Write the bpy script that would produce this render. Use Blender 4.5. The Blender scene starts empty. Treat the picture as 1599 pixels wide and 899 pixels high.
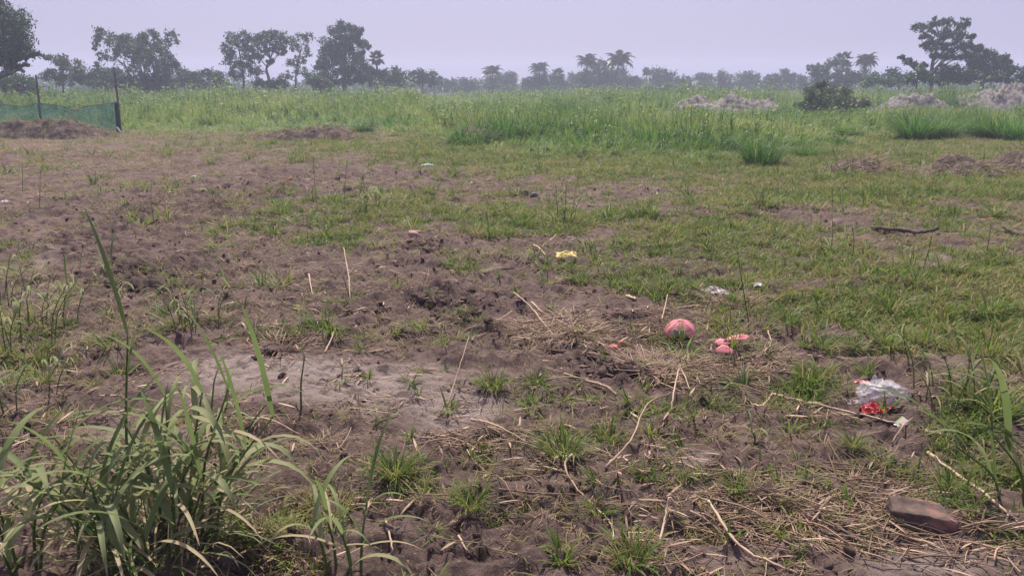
import bpy, math, random
import numpy as np
from mathutils import Vector, Matrix

random.seed(7)
rng = np.random.default_rng(11)
scene = bpy.context.scene
COL = scene.collection
R = math.radians

# ------------------------------------------------------------------ camera, sky, sun, exposure
CAM_H = 1.5
F, CX, CY, HORIZON = 1208.0, 799.5, 449.5, 137.0
PITCH = math.atan((CY - HORIZON) / F)
cam_data = bpy.data.cameras.new('camera')
cam_data.sensor_width = 36.0
cam_data.lens = F / 1599.0 * 36.0
cam_data.clip_start, cam_data.clip_end = 0.05, 3000.0
cam = bpy.data.objects.new('camera', cam_data)
COL.objects.link(cam)
cam.location = (0, 0, CAM_H)
cam.rotation_euler = (math.pi / 2 - PITCH, 0, 0)
scene.camera = cam

SUN_EL, SUN_AZ = 57.0, -4.0            # degrees; azimuth measured from +Y towards +X
world = bpy.data.worlds.new('World')
scene.world = world
world.use_nodes = True
wn, wl = world.node_tree.nodes, world.node_tree.links
wn.clear()
sky = wn.new('ShaderNodeTexSky')
sky.sky_type = 'NISHITA'
sky.sun_disc = False
sky.sun_elevation = R(SUN_EL)
sky.sun_rotation = R(SUN_AZ)
sky.air_density, sky.dust_density, sky.ozone_density = 1.0, 4.0, 1.0
tint = wn.new('ShaderNodeMix'); tint.data_type = 'RGBA'; tint.blend_type = 'MULTIPLY'
tint.inputs[0].default_value = 1.0
tint.inputs[7].default_value = (0.97, 0.91, 1.08, 1)
veil = wn.new('ShaderNodeMix'); veil.data_type = 'RGBA'
veil.inputs[0].default_value = 0.55
veil.inputs[7].default_value = (5.15, 4.95, 8.2, 1)      # even high haze over the whole dome
bg = wn.new('ShaderNodeBackground'); bg.inputs[1].default_value = 0.073
wo = wn.new('ShaderNodeOutputWorld')
wl.new(sky.outputs[0], tint.inputs[6]); wl.new(tint.outputs[2], veil.inputs[6])
wl.new(veil.outputs[2], bg.inputs[0]); wl.new(bg.outputs[0], wo.inputs[0])

sun_data = bpy.data.lights.new('sun', 'SUN')
sun_data.energy = 4.9
sun_data.angle = R(1.2)
sun_data.color = (1.0, 0.90, 0.79)
sun = bpy.data.objects.new('sun', sun_data)
COL.objects.link(sun)
sd = Vector((math.sin(R(SUN_AZ)) * math.cos(R(SUN_EL)), math.cos(R(SUN_AZ)) * math.cos(R(SUN_EL)), math.sin(R(SUN_EL))))
sun.rotation_euler = sd.to_track_quat('Z', 'Y').to_euler()
sun.location = (0, 0, 40)

vs = scene.view_settings
vs.view_transform, vs.look, vs.gamma, vs.exposure = 'Standard', 'None', 1.0, 0.50
vs.use_curve_mapping = False
cy = scene.cycles
cy.max_bounces, cy.diffuse_bounces, cy.glossy_bounces = 6, 3, 2
cy.transmission_bounces, cy.transparent_max_bounces, cy.volume_bounces = 4, 12, 1
cy.use_denoising = True

# ------------------------------------------------------------------ helpers: projection
cp, sp = math.cos(PITCH), math.sin(PITCH)
def ray(px, py):
    a, b = (px - CX) / F, -(py - CY) / F
    return a, cp + b * sp, -sp + b * cp
def deep(px, py, Y):
    """world point seen at a photo position, at depth Y metres"""
    dx, dy, dz = ray(px, py)
    t = Y / dy
    return np.array([dx * t, Y, CAM_H + dz * t])
def project(x, y, z=0.0):
    zz = z - CAM_H
    d = y * cp - zz * sp
    u = y * sp + zz * cp
    d = np.where(np.abs(d) < 1e-6, 1e-6, d)
    return CX + F * x / d, CY - F * u / d

# ------------------------------------------------------------------ helpers: noise
PERM = np.random.default_rng(5).permutation(512)
PERM = np.concatenate([PERM, PERM, PERM])
GR = np.random.default_rng(6).normal(size=(512, 2)); GR /= np.linalg.norm(GR, axis=1)[:, None]
def perlin(x, y):
    xi, yi = np.floor(x).astype(int), np.floor(y).astype(int)
    xf, yf = x - xi, y - yi
    u, v = xf * xf * (3 - 2 * xf), yf * yf * (3 - 2 * yf)
    def g(ix, iy, dx, dy):
        h = GR[PERM[(ix & 511) + PERM[iy & 511]] & 511]
        return h[..., 0] * dx + h[..., 1] * dy
    a, b = g(xi, yi, xf, yf), g(xi + 1, yi, xf - 1, yf)
    c, d = g(xi, yi + 1, xf, yf - 1), g(xi + 1, yi + 1, xf - 1, yf - 1)
    return ((a + (b - a) * u) * (1 - v) + (c + (d - c) * u) * v) * 1.5
def fbm(x, y, o=4, s=1.0, gain=0.5):
    x, y = np.asarray(x, float) * s, np.asarray(y, float) * s
    r, a = 0, 1.0
    for k in range(o):
        r = r + a * perlin(x + 17.3 * k, y - 9.1 * k)
        x, y, a = x * 2.03, y * 2.03, a * gain
    return r
def sstep(a, b, x):
    t = np.clip((x - a) / (b - a), 0, 1)
    return t * t * (3 - 2 * t)

# ------------------------------------------------------------------ what grows where on the plot
def blobs(px, py, L):
    r = np.zeros_like(px, dtype=float)
    for cx_, cy_, rx, ry, s in L:
        d = ((px - cx_) / rx) ** 2 + ((py - cy_) / ry) ** 2
        r = r + s * np.exp(-d * 1.1)
    return r
GREEN = [(540, 330, 170, 24, .8), (330, 358, 90, 14, .65), (510, 373, 45, 10, .9), (180, 290, 60, 12, .5), (130, 330, 60, 9, .5),
         (760, 335, 160, 24, .5), (850, 352, 110, 18, .75), (1080, 370, 140, 40, .5), (1400, 480, 210, 50, 1.1), (1540, 520, 130, 45, .9),
         (1270, 600, 58, 20, 1.2), (1535, 635, 90, 45, 1.0), (1380, 300, 240, 28, .75), (1480, 290, 170, 16, .9), (1000, 236, 330, 34, .9),
         (700, 240, 160, 16, .4), (830, 632, 70, 22, .5), (770, 600, 50, 16, .7), (880, 690, 50, 14, .5), (740, 795, 70, 18, .35),
         (20, 480, 80, 90, .8), (50, 600, 80, 40, .5), (70, 690, 90, 40, .4), (310, 470, 40, 40, .5), (400, 535, 110, 16, .55),
         (560, 545, 60, 10, .4), (1010, 520, 70, 18, .45), (1150, 500, 50, 25, .45), (1000, 440, 140, 22, .45), (700, 435, 60, 10, .5),
         (560, 400, 60, 10, .3), (230, 220, 200, 10, .25), (480, 225, 120, 8, .5), (300, 800, 200, 60, .55), (900, 880, 50, 16, .35),
         (1120, 620, 80, 16, .35), (1050, 680, 80, 20, .35), (1250, 770, 130, 30, .35), (1200, 400, 120, 40, .5), (1500, 430, 150, 30, .6),
         (180, 440, 70, 20, .3), (420, 470, 50, 18, .35), (640, 740, 50, 18, .4), (1560, 740, 70, 30, .45)]
BARE = [(1250, 330, 90, 9, .6), (1000, 300, 110, 8, .6), (1150, 420, 80, 10, .6), (1350, 372, 110, 8, .6), (930, 380, 70, 8, .5), (1120, 345, 60, 6, .5), (1300, 440, 60, 9, .5), (1560, 330, 70, 7, .5), (880, 320, 80, 6, .5), (300, 290, 200, 20, .3), (500, 270, 200, 13, .8), (200, 400, 120, 30, .6), (190, 470, 90, 25, .6), (560, 600, 190, 40, 1.3), (700, 660, 90, 30, .9),
        (660, 385, 130, 14, .6), (720, 465, 130, 22, .8), (900, 555, 110, 22, .7), (1180, 690, 130, 24, .9), (930, 830, 160, 50, .8),
        (700, 860, 110, 30, .6), (1470, 400, 80, 12, .6), (300, 690, 100, 30, .6), (880, 400, 80, 10, .4), (560, 420, 130, 14, .5),
        (780, 290, 100, 9, .5), (1240, 520, 60, 14, .5), (1110, 850, 90, 30, .7), (1450, 870, 120, 30, .8), (870, 470, 90, 18, .6)]
SAND = [(545, 600, 220, 38, 1.1), (690, 655, 85, 30, 1.0), (1450, 872, 150, 34, .9), (1075, 716, 40, 14, 1.0), (1470, 402, 70, 10, .8),
        (260, 690, 110, 26, .6), (75, 400, 22, 60, .5), (1560, 592, 60, 14, .5), (1130, 870, 90, 26, .35), (380, 585, 110, 18, .6),
        (1500, 215, 100, 4, .8), (900, 470, 70, 14, .35)]
DARK = [(300, 330, 200, 30, .35), (260, 470, 150, 30, .35), (560, 480, 120, 24, .35), (900, 440, 90, 16, .35), (1000, 302, 110, 8, .4), (1250, 332, 80, 8, .4), (420, 300, 230, 22, .45), (180, 380, 170, 50, .45), (700, 420, 150, 30, .35), (1280, 390, 60, 10, .4), (760, 560, 150, 30, .35), (500, 268, 190, 13, .7), (220, 430, 130, 30, .5), (710, 468, 70, 16, .7), (960, 572, 70, 18, .8), (640, 390, 120, 12, .5),
        (430, 545, 50, 12, .5), (780, 520, 110, 16, .5), (1080, 465, 30, 10, .7), (90, 330, 50, 8, .5), (870, 620, 90, 14, .4),
        (640, 860, 120, 30, .4), (280, 830, 170, 40, .6)]
STRAW = [(950, 512, 150, 24, 1.0), (1120, 470, 60, 16, 1.0), (1100, 575, 140, 16, .9), (1200, 790, 230, 40, 1.0), (1480, 830, 140, 30, 1.0),
         (720, 690, 140, 22, .7), (430, 535, 60, 12, .9), (690, 300, 130, 10, .4), (1050, 720, 90, 20, .6), (300, 320, 130, 30, .3),
         (600, 470, 150, 30, .35), (200, 240, 240, 20, .35), (1250, 640, 60, 10, .6), (60, 650, 80, 40, .3), (640, 500, 80, 10, .3)]
def maps(x, y):
    px, py = project(x, y)
    ok = (y > 0.4)
    px = np.where(ok, px, 800); py = np.where(ok, np.clip(py, 100, 1500), 1500)
    # ragged patch outlines
    jx = fbm(x, y, 3, 1.6) * 46; jy = fbm(x + 31, y - 12, 3, 1.6) * 14
    qx, qy = px + jx, py + jy
    n = fbm(x, y, 4, 0.9)
    n2 = fbm(x + 7, y + 3, 3, 3.3)
    g = blobs(qx, qy, GREEN) - 0.9 * blobs(qx, qy, BARE) + 0.42 * n + 0.36 * n2 + 0.20 - .12 * sstep(430, 560, py) - .20 * sstep(520, 250, px) * sstep(205, 225, py) + .22 * sstep(600, 1000, px) * sstep(560, 420, py) + .16 * sstep(330, 230, py) * sstep(500, 700, px)
    g = np.where(py < 205, np.maximum(g, .6), g)
    sa = np.clip(blobs(qx, qy, SAND) + 0.18 * n2 + .12 * n, 0, 1)
    da = np.clip(blobs(qx, qy, DARK) + 0.25 * n - 0.1, 0, 1)
    st = np.clip(blobs(qx, qy, STRAW) + 0.2 * n2 + .16, 0, 1)
    return np.clip(g, 0, 1.2), sa, da, st
def ground_z(x, y):
    x, y = np.asarray(x, float), np.asarray(y, float)
    d = np.hypot(x, y)
    g, sa, da, st = maps(x, y)
    fade = 1 - sstep(25, 60, d)
    z = 0.05 * fbm(x, y, 2, 0.35)
    rough = np.clip(0.55 + 0.9 * da - 0.75 * sa - .15 * np.clip(g, 0, 1), 0.10, 1.5)
    med = fbm(x + 50, y, 4, 2.3, .55)
    rid = np.abs(perlin(x * 4.6, y * 4.6 + 90)) * 1.5 + .7 * np.abs(perlin(x * 9.7 + 40, y * 9.7)) * 1.5 + .35 * np.abs(perlin(x * 21, y * 21 + 7)) * 1.5 - .55
    fine = fbm(x + 5, y + 5, 3, 16.0, .55)
    near = 1 - sstep(10, 24, d)
    z = z + rough * (0.050 * med + 0.062 * rid * near + 0.016 * fine * near)
    # drag ruts left by the machine
    sx_, sy_ = x * .98 + y * .2, y * .98 - x * .2
    rut = np.abs(perlin(sx_ * .9 + 3, sy_ * 4.2)) + .6 * np.abs(perlin(sx_ * 1.9, sy_ * 8.3 + 21))
    z = z - np.clip(rough, 0, 1) * near * .075 * (rut - .45)
    # tread wrinkles in the drying sand
    z = z + sa * near * 0.010 * np.sin((y * 1.0 + x * 0.25 + 0.35 * fbm(x, y, 2, 1.7)) * 42)
    return z * fade
def gz(x, y):
    return float(ground_z(np.array([x]), np.array([y]))[0])
def at(px, py, h=0.0):
    """ground point seen at a photo position"""
    dx, dy, dz = ray(px, py)
    z = 0.0
    for _ in range(4):
        t = (z - CAM_H) / dz
        z = gz(dx * t, dy * t)
    return np.array([dx * t, dy * t, z + h])

# ------------------------------------------------------------------ helpers: meshes
def mesh_np(name, V, F, mat, attrs=None, smooth=False):
    me = bpy.data.meshes.new(name)
    V = np.asarray(V, np.float32)
    Fs = [np.asarray(f, np.int32) for f in (F if isinstance(F, (list, tuple)) else [F]) if len(f)]
    me.vertices.add(len(V)); me.vertices.foreach_set('co', V.ravel())
    nl = sum(f.size for f in Fs); nf = sum(len(f) for f in Fs)
    me.loops.add(nl); me.polygons.add(nf)
    me.loops.foreach_set('vertex_index', np.concatenate([f.ravel() for f in Fs]))
    tot = np.concatenate([np.full(len(f), f.shape[1], np.int32) for f in Fs])
    me.polygons.foreach_set('loop_start', np.concatenate([[0], np.cumsum(tot)[:-1]]).astype(np.int32))
    me.polygons.foreach_set('loop_total', tot)
    if smooth:
        me.polygons.foreach_set('use_smooth', np.ones(nf, bool))
    for k, a in (attrs or {}).items():
        at_ = me.attributes.new(k, 'FLOAT', 'POINT')
        at_.data.foreach_set('value', np.asarray(a, np.float32))
    me.update(calc_edges=True)
    if mat: me.materials.append(mat)
    return me
def link(name, me, parent=None, label=None, cat=None, group=None, kind=None, loc=None, rot=None, scale=None):
    o = bpy.data.objects.new(name, me)
    COL.objects.link(o)
    if parent is not None: o.parent = parent
    if loc is not None: o.location = tuple(float(v) for v in loc)
    if rot is not None: o.rotation_euler = rot
    if scale is not None: o.scale = scale if hasattr(scale, '__len__') else (scale,) * 3
    if label: o['label'] = label
    if cat: o['category'] = cat
    if group: o['group'] = group
    if kind: o['kind'] = kind
    return o
def empty(name, loc, label, cat, group=None):
    o = link(name, None, None, label, cat, group, None, loc)
    o.empty_display_size = 0.1
    return o
class MB:
    def __init__(s): s.V, s.Q, s.T, s.A, s.n = [], [], [], [], 0
    def add(s, V, Q=None, T=None, t=0.5):
        V = np.asarray(V, float)
        s.V.append(V)
        if Q is not None and len(Q): s.Q.append(np.asarray(Q, int) + s.n)
        if T is not None and len(T): s.T.append(np.asarray(T, int) + s.n)
        s.A.append(np.broadcast_to(np.asarray(t, float), (len(V),)).copy())
        s.n += len(V)
    def mesh(s, name, mat, smooth=True):
        F = []
        if s.Q: F.append(np.concatenate(s.Q))
        if s.T: F.append(np.concatenate(s.T))
        return mesh_np(name, np.concatenate(s.V), F, mat, {'tint': np.concatenate(s.A)}, smooth)
def tube(mb, P, rad, sides=6, t=0.5, cap=True):
    P = np.asarray(P, float); n = len(P)
    rad = np.broadcast_to(np.asarray(rad, float), (n,))
    T = np.gradient(P, axis=0); T /= np.linalg.norm(T, axis=1)[:, None] + 1e-9
    up = np.array([0, 0, 1.0]) if abs(T[0, 2]) < .9 else np.array([1.0, 0, 0])
    A = np.cross(T, up); A /= np.linalg.norm(A, axis=1)[:, None] + 1e-9
    B = np.cross(T, A)
    an = np.arange(sides) / sides * 2 * math.pi
    V = P[:, None, :] + rad[:, None, None] * (np.cos(an)[None, :, None] * A[:, None, :] + np.sin(an)[None, :, None] * B[:, None, :])
    i = np.arange(n - 1)[:, None] * sides; j = np.arange(sides)[None, :]; k = (j + 1) % sides
    Q = np.stack([i + j, i + k, i + sides + k, i + sides + j], -1).reshape(-1, 4)
    V = V.reshape(-1, 3); Tr = []
    if cap:
        V = np.vstack([V, P[:1], P[-1:]])
        for q in range(sides):
            Tr += [(n * sides, (q + 1) % sides, q), (n * sides + 1, (n - 1) * sides + q, (n - 1) * sides + (q + 1) % sides)]
    mb.add(V, Q, Tr, t)
def spline(P, n):
    """Catmull-Rom through points"""
    P = np.asarray(P, float)
    if len(P) == 2: return P[0] + (P[1] - P[0]) * np.linspace(0, 1, n)[:, None]
    E = np.vstack([2 * P[0] - P[1], P, 2 * P[-1] - P[-2]])
    u = np.linspace(0, len(P) - 1 - 1e-6, n); i = u.astype(int); f = (u - i)[:, None]
    a, b, c, d = E[i], E[i + 1], E[i + 2], E[i + 3]
    return .5 * (2 * b + (c - a) * f + (2 * a - 5 * b + 4 * c - d) * f ** 2 + (3 * b - a - 3 * c + d) * f ** 3)
def blade(mb, base, az, L, w, el0, curl, segs=5, t=0.5, fold=0.25, twist=0.0):
    """a grass blade: starts at elevation el0 and bends down by curl radians along its length"""
    s = np.linspace(0, 1, segs + 1)
    el = el0 - curl * s ** 1.4
    st = L / segs
    r = np.concatenate([[0], np.cumsum(np.cos((el[1:] + el[:-1]) / 2) * st)])
    z = np.concatenate([[0], np.cumsum(np.sin((el[1:] + el[:-1]) / 2) * st)])
    a2 = az + twist * s
    cx_ = base[0] + r * np.cos(az); cy_ = base[1] + r * np.sin(az); cz = base[2] + z
    ww = w * np.sin(np.clip(s * .82 + .16, 0, 1) * math.pi) ** .7 * .5
    ww[-1] = w * .03
    sx, sy = -np.sin(a2) * ww, np.cos(a2) * ww
    if fold > 0:
        V = np.empty((segs + 1, 3, 3))
        V[:, 0] = np.stack([cx_ + sx, cy_ + sy, cz + fold * ww], -1)
        V[:, 1] = np.stack([cx_, cy_, cz], -1)
        V[:, 2] = np.stack([cx_ - sx, cy_ - sy, cz + fold * ww], -1)
        i = np.arange(segs)[:, None] * 3
        Q = np.concatenate([np.hstack([i, i + 1, i + 4, i + 3]), np.hstack([i + 1, i + 2, i + 5, i + 4])])
    else:
        V = np.empty((segs + 1, 2, 3))
        V[:, 0] = np.stack([cx_ + sx, cy_ + sy, cz], -1)
        V[:, 1] = np.stack([cx_ - sx, cy_ - sy, cz], -1)
        i = np.arange(segs)[:, None] * 2
        Q = np.hstack([i, i + 1, i + 3, i + 2])
    mb.add(V.reshape(-1, 3), Q, None, t)
def ico(sub=2):
    import bmesh
    bm = bmesh.new(); bmesh.ops.create_icosphere(bm, subdivisions=sub, radius=1.0)
    V = np.array([v.co[:] for v in bm.verts]); T = np.array([[v.index for v in f.verts] for f in bm.faces])
    bm.free(); return V, T
ICO = {k: ico(k) for k in (1, 2, 3, 4)}
def lump(mb, c, r, rough=0.3, freq=1.6, sub=2, t=0.5, seed=0):
    V, T = ICO[sub]
    n = perlin(V[:, 0] * freq + seed * 3.7, V[:, 1] * freq + V[:, 2] * freq * 1.3 + seed) + .6 * perlin(V[:, 2] * freq * 2.2 - seed, V[:, 0] * freq * 2 + V[:, 1] * 2.4)
    W = V * (1 + rough * n)[:, None] * np.asarray(r, float) + np.asarray(c, float)
    mb.add(W, None, T, t)

# ------------------------------------------------------------------ helpers: materials
def new_mat(name):
    m = bpy.data.materials.new(name); m.use_nodes = True
    nt = m.node_tree; nt.nodes.clear()
    return m, nt.nodes, nt.links
def rampnode(N, stops):
    r = N.new('ShaderNodeValToRGB'); e = r.color_ramp.elements
    while len(e) < len(stops): e.new(0.5)
    for q, (p, c) in zip(e, stops): q.position = p; q.color = (*c, 1)
    return r
def leaf_mat(name, stops, trans=0.35, rough=0.55, spec=0.3, inst=True):
    m, N, L = new_mat(name)
    a = N.new('ShaderNodeAttribute'); a.attribute_name = 'tint'
    fac = a.outputs['Fac']
    if inst:
        b = N.new('ShaderNodeAttribute'); b.attribute_name = 'shift'; b.attribute_type = 'INSTANCER'
        ad = N.new('ShaderNodeMath'); ad.operation = 'ADD'; ad.use_clamp = True
        L.new(a.outputs['Fac'], ad.inputs[0]); L.new(b.outputs['Fac'], ad.inputs[1]); fac = ad.outputs[0]
    geo = N.new('ShaderNodeNewGeometry')
    nz = N.new('ShaderNodeTexNoise'); nz.inputs['Scale'].default_value = 9.0
    L.new(geo.outputs['Position'], nz.inputs['Vector'])
    mm = N.new('ShaderNodeMath'); mm.operation = 'MULTIPLY_ADD'; mm.inputs[1].default_value = 0.22; mm.inputs[2].default_value = -0.11
    L.new(nz.outputs['Fac'], mm.inputs[0])
    ad2 = N.new('ShaderNodeMath'); ad2.operation = 'ADD'; ad2.use_clamp = True
    L.new(fac, ad2.inputs[0]); L.new(mm.outputs[0], ad2.inputs[1])
    r = rampnode(N, stops); L.new(ad2.outputs[0], r.inputs[0])
    p = N.new('ShaderNodeBsdfPrincipled'); p.inputs['Roughness'].default_value = rough
    p.inputs['Specular IOR Level'].default_value = spec
    L.new(r.outputs[0], p.inputs['Base Color'])
    tr = N.new('ShaderNodeBsdfTranslucent'); L.new(r.outputs[0], tr.inputs['Color'])
    mx = N.new('ShaderNodeMixShader'); mx.inputs[0].default_value = trans
    L.new(p.outputs[0], mx.inputs[1]); L.new(tr.outputs[0], mx.inputs[2])
    o = N.new('ShaderNodeOutputMaterial'); L.new(mx.outputs[0], o.inputs[0])
    return m
def solid_mat(name, stops, scale=20.0, rough=0.8, bump=0.3, bscale=60.0, spec=0.3, detail=5, use_tint=0.0):
    m, N, L = new_mat(name)
    tc = N.new('ShaderNodeTexCoord')
    nz = N.new('ShaderNodeTexNoise'); nz.inputs['Scale'].default_value = scale; nz.inputs['Detail'].default_value = detail
    L.new(tc.outputs['Object'], nz.inputs['Vector'])
    fac = nz.outputs['Fac']
    if use_tint:
        a = N.new('ShaderNodeAttribute'); a.attribute_name = 'tint'
        b = N.new('ShaderNodeAttribute'); b.attribute_name = 'shift'; b.attribute_type = 'INSTANCER'
        s1 = N.new('ShaderNodeMath'); s1.operation = 'ADD'; L.new(a.outputs['Fac'], s1.inputs[0]); L.new(b.outputs['Fac'], s1.inputs[1])
        s2 = N.new('ShaderNodeMath'); s2.operation = 'MULTIPLY_ADD'; s2.inputs[1].default_value = use_tint; s2.inputs[2].default_value = -.5 * use_tint
        L.new(s1.outputs[0], s2.inputs[0])
        s3 = N.new('ShaderNodeMath'); s3.operation = 'ADD'; s3.use_clamp = True
        L.new(nz.outputs['Fac'], s3.inputs[0]); L.new(s2.outputs[0], s3.inputs[1]); fac = s3.outputs[0]
    r = rampnode(N, stops); L.new(fac, r.inputs[0])
    p = N.new('ShaderNodeBsdfPrincipled'); p.inputs['Roughness'].default_value = rough; p.inputs['Specular IOR Level'].default_value = spec
    L.new(r.outputs[0], p.inputs['Base Color'])
    if bump:
        n2 = N.new('ShaderNodeTexNoise'); n2.inputs['Scale'].default_value = bscale; n2.inputs['Detail'].default_value = 6
        L.new(tc.outputs['Object'], n2.inputs['Vector'])
        b = N.new('ShaderNodeBump'); b.inputs['Strength'].default_value = bump; b.inputs['Distance'].default_value = .3 / bscale
        L.new(n2.outputs['Fac'], b.inputs['Height']); L.new(b.outputs[0], p.inputs['Normal'])
    o = N.new('ShaderNodeOutputMaterial'); L.new(p.outputs[0], o.inputs[0])
    return m

M = {}
M['grass'] = leaf_mat('grass_blades', [(0, (.040, .082, .014)), (.35, (.100, .182, .024)), (.6, (.195, .262, .040)), (.78, (.27, .235, .085)), (1, (.38, .27, .175))], .48)
M['reed'] = leaf_mat('reed_leaves', [(0, (.050, .095, .028)), (.4, (.135, .200, .060)), (.65, (.27, .31, .145)), (.85, (.40, .38, .21)), (1, (.52, .43, .26))], .48, .6, .25)
M['field'] = leaf_mat('tall_field_grass', [(0, (.030, .088, .014)), (.4, (.080, .198, .024)), (.7, (.165, .300, .040)), (1, (.33, .33, .10))], .5)
M['straw'] = solid_mat('dry_straw', [(0, (.16, .10, .065)), (.5, (.34, .235, .16)), (1, (.52, .40, .29))], 14, .7, 0, use_tint=.9)
M['stick'] = solid_mat('dry_stalk', [(.2, (.16, .105, .07)), (.5, (.36, .25, .165)), (.8, (.50, .37, .25))], 9, .65, .4, 50, use_tint=.8)
M['bark'] = solid_mat('bark', [(.2, (.045, .034, .028)), (.8, (.14, .105, .085))], 6, .9, .6, 12)
M['crown'] = leaf_mat('tree_leaves', [(0, (.012, .040, .018)), (.5, (.032, .098, .032)), (1, (.090, .180, .048))], .30, .5, .35, inst=False)
M['palm'] = leaf_mat('palm_leaves', [(0, (.016, .036, .018)), (.5, (.036, .072, .026)), (1, (.11, .12, .05))], .22, .45, .4, inst=False)
M['bamboo'] = leaf_mat('bamboo_leaves', [(0, (.024, .052, .024)), (.5, (.052, .104, .040)), (1, (.11, .16, .065))], .30, .5, .35, inst=False)

def soil_material():
    m, N, L = new_mat('churned_soil')
    geo = N.new('ShaderNodeNewGeometry')
    def att(n):
        a = N.new('ShaderNodeAttribute'); a.attribute_name = n; return a.outputs['Fac']
    def noise(sc, det=6, rough=.6):
        n = N.new('ShaderNodeTexNoise'); n.inputs['Scale'].default_value = sc; n.inputs['Detail'].default_value = det; n.inputs['Roughness'].default_value = rough
        L.new(geo.outputs['Position'], n.inputs['Vector']); return n.outputs['Fac']
    def mix(f, a, b):
        x = N.new('ShaderNodeMix'); x.data_type = 'RGBA'
        L.new(f, x.inputs[0]) if not isinstance(f, float) else setattr(x.inputs[0], 'default_value', f)
        for s, c in ((6, a), (7, b)):
            if isinstance(c, tuple): x.inputs[s].default_value = (*c, 1)
            else: L.new(c, x.inputs[s])
        return x.outputs[2]
    def rng_(f, a, b):
        x = N.new('ShaderNodeMapRange'); x.inputs['From Min'].default_value = a; x.inputs['From Max'].default_value = b
        L.new(f, x.inputs['Value']); return x.outputs[0]
    mp = N.new('ShaderNodeMapping'); mp.inputs['Rotation'].default_value = (0, 0, .18); mp.inputs['Scale'].default_value = (.55, 1.7, 1)
    L.new(geo.outputs['Position'], mp.inputs['Vector'])
    nb = N.new('ShaderNodeTexNoise'); nb.inputs['Scale'].default_value = 3.4; nb.inputs['Detail'].default_value = 9; nb.inputs['Roughness'].default_value = .68
    L.new(mp.outputs[0], nb.inputs['Vector'])
    base = rampnode(N, [(.32, (.048, .032, .028)), (.46, (.110, .075, .064)), (.58, (.180, .127, .108)), (.74, (.285, .212, .182))]); L.new(nb.outputs['Fac'], base.inputs[0])
    fine = rampnode(N, [(.3, (.072, .048, .042)), (.7, (.238, .172, .147))]); L.new(noise(60, 4), fine.inputs[0])
    c = mix(.35, base.outputs[0], fine.outputs[0])
    c = mix(rng_(att('sand'), .15, .9), c, mix(rng_(noise(40), .3, .7), (.225, .178, .155), (.34, .277, .246)))
    c = mix(rng_(att('dark'), .2, 1.1), c, mix(rng_(noise(30), .3, .7), (.048, .032, .031), (.110, .075, .069)))
    th = mix(rng_(noise(22), .35, .65), (.070, .076, .032), (.140, .118, .062))
    c = mix(rng_(att('green'), .35, 1.1), c, th)
    dk = rampnode(N, [(.40, (1, 1, 1)), (.47, (0, 0, 0))]); L.new(noise(11, 5, .62), dk.inputs[0])
    fd = N.new('ShaderNodeMath'); fd.operation = 'MULTIPLY'; fd.inputs[1].default_value = .6; L.new(dk.outputs[0], fd.inputs[0])
    c = mix(fd.outputs[0], c, (.042, .031, .028))
    # pale flecks of chaff
    sp_ = rampnode(N, [(.66, (0, 0, 0)), (.74, (1, 1, 1))]); L.new(noise(85, 2, .4), sp_.inputs[0])
    c = mix(sp_.outputs[0], c, (.27, .20, .155))
    p = N.new('ShaderNodeBsdfPrincipled'); p.inputs['Roughness'].default_value = .92; p.inputs['Specular IOR Level'].default_value = .15
    L.new(c, p.inputs['Base Color'])
    b1 = N.new('ShaderNodeBump'); b1.inputs['Strength'].default_value = .8; b1.inputs['Distance'].default_value = .035; L.new(noise(34, 8, .7), b1.inputs['Height'])
    b2 = N.new('ShaderNodeBump'); b2.inputs['Strength'].default_value = .6; b2.inputs['Distance'].default_value = .010; L.new(noise(130, 5), b2.inputs['Height'])
    L.new(b1.outputs[0], b2.inputs['Normal']); L.new(b2.outputs[0], p.inputs['Normal'])
    o = N.new('ShaderNodeOutputMaterial'); L.new(p.outputs[0], o.inputs[0])
    return m
M['soil'] = soil_material()

# ------------------------------------------------------------------ ground sheet
def build_ground():
    dense = np.linspace(R(-47), R(47), 560)
    coarse = np.linspace(R(47), R(313), 50)[1:-1]
    th = np.concatenate([dense, coarse])                  # angle from +Y towards +X
    r = np.concatenate([[.25, .5, .8, 1.05], np.geomspace(1.3, 40, 600), np.geomspace(40, 400, 40)[1:]])
    TH, RR = np.meshgrid(th, r)
    X, Y = RR * np.sin(TH), RR * np.cos(TH)
    x, y = X.ravel(), Y.ravel()
    z = ground_z(x, y)
    g, sa, da, st = maps(x, y)
    nt, nr = len(th), len(r)
    i = np.arange(nr - 1)[:, None] * nt; j = np.arange(nt)[None, :]; k = (j + 1) % nt
    Q = np.stack([i + j, i + nt + j, i + nt + k, i + k], -1).reshape(-1, 4)
    Q = Q[:, ::-1]
    V = np.stack([x, y, z], -1)
    V = np.vstack([V, [[0, 0, z[:nt].mean()]]])
    T = np.stack([np.full(nt, len(V) - 1), np.arange(nt), (np.arange(nt) + 1) % nt], -1)[:, ::-1]
    ap = lambda a: np.append(a, a[:nt].mean())
    me = mesh_np('ground', V, [Q, T], M['soil'], {'green': ap(g), 'sand': ap(sa), 'dark': ap(da)}, True)
    o = link('ground', me); o['kind'] = 'structure'
    o['label'] = 'churned brown soil of the open plot'
    return o
build_ground()

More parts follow.
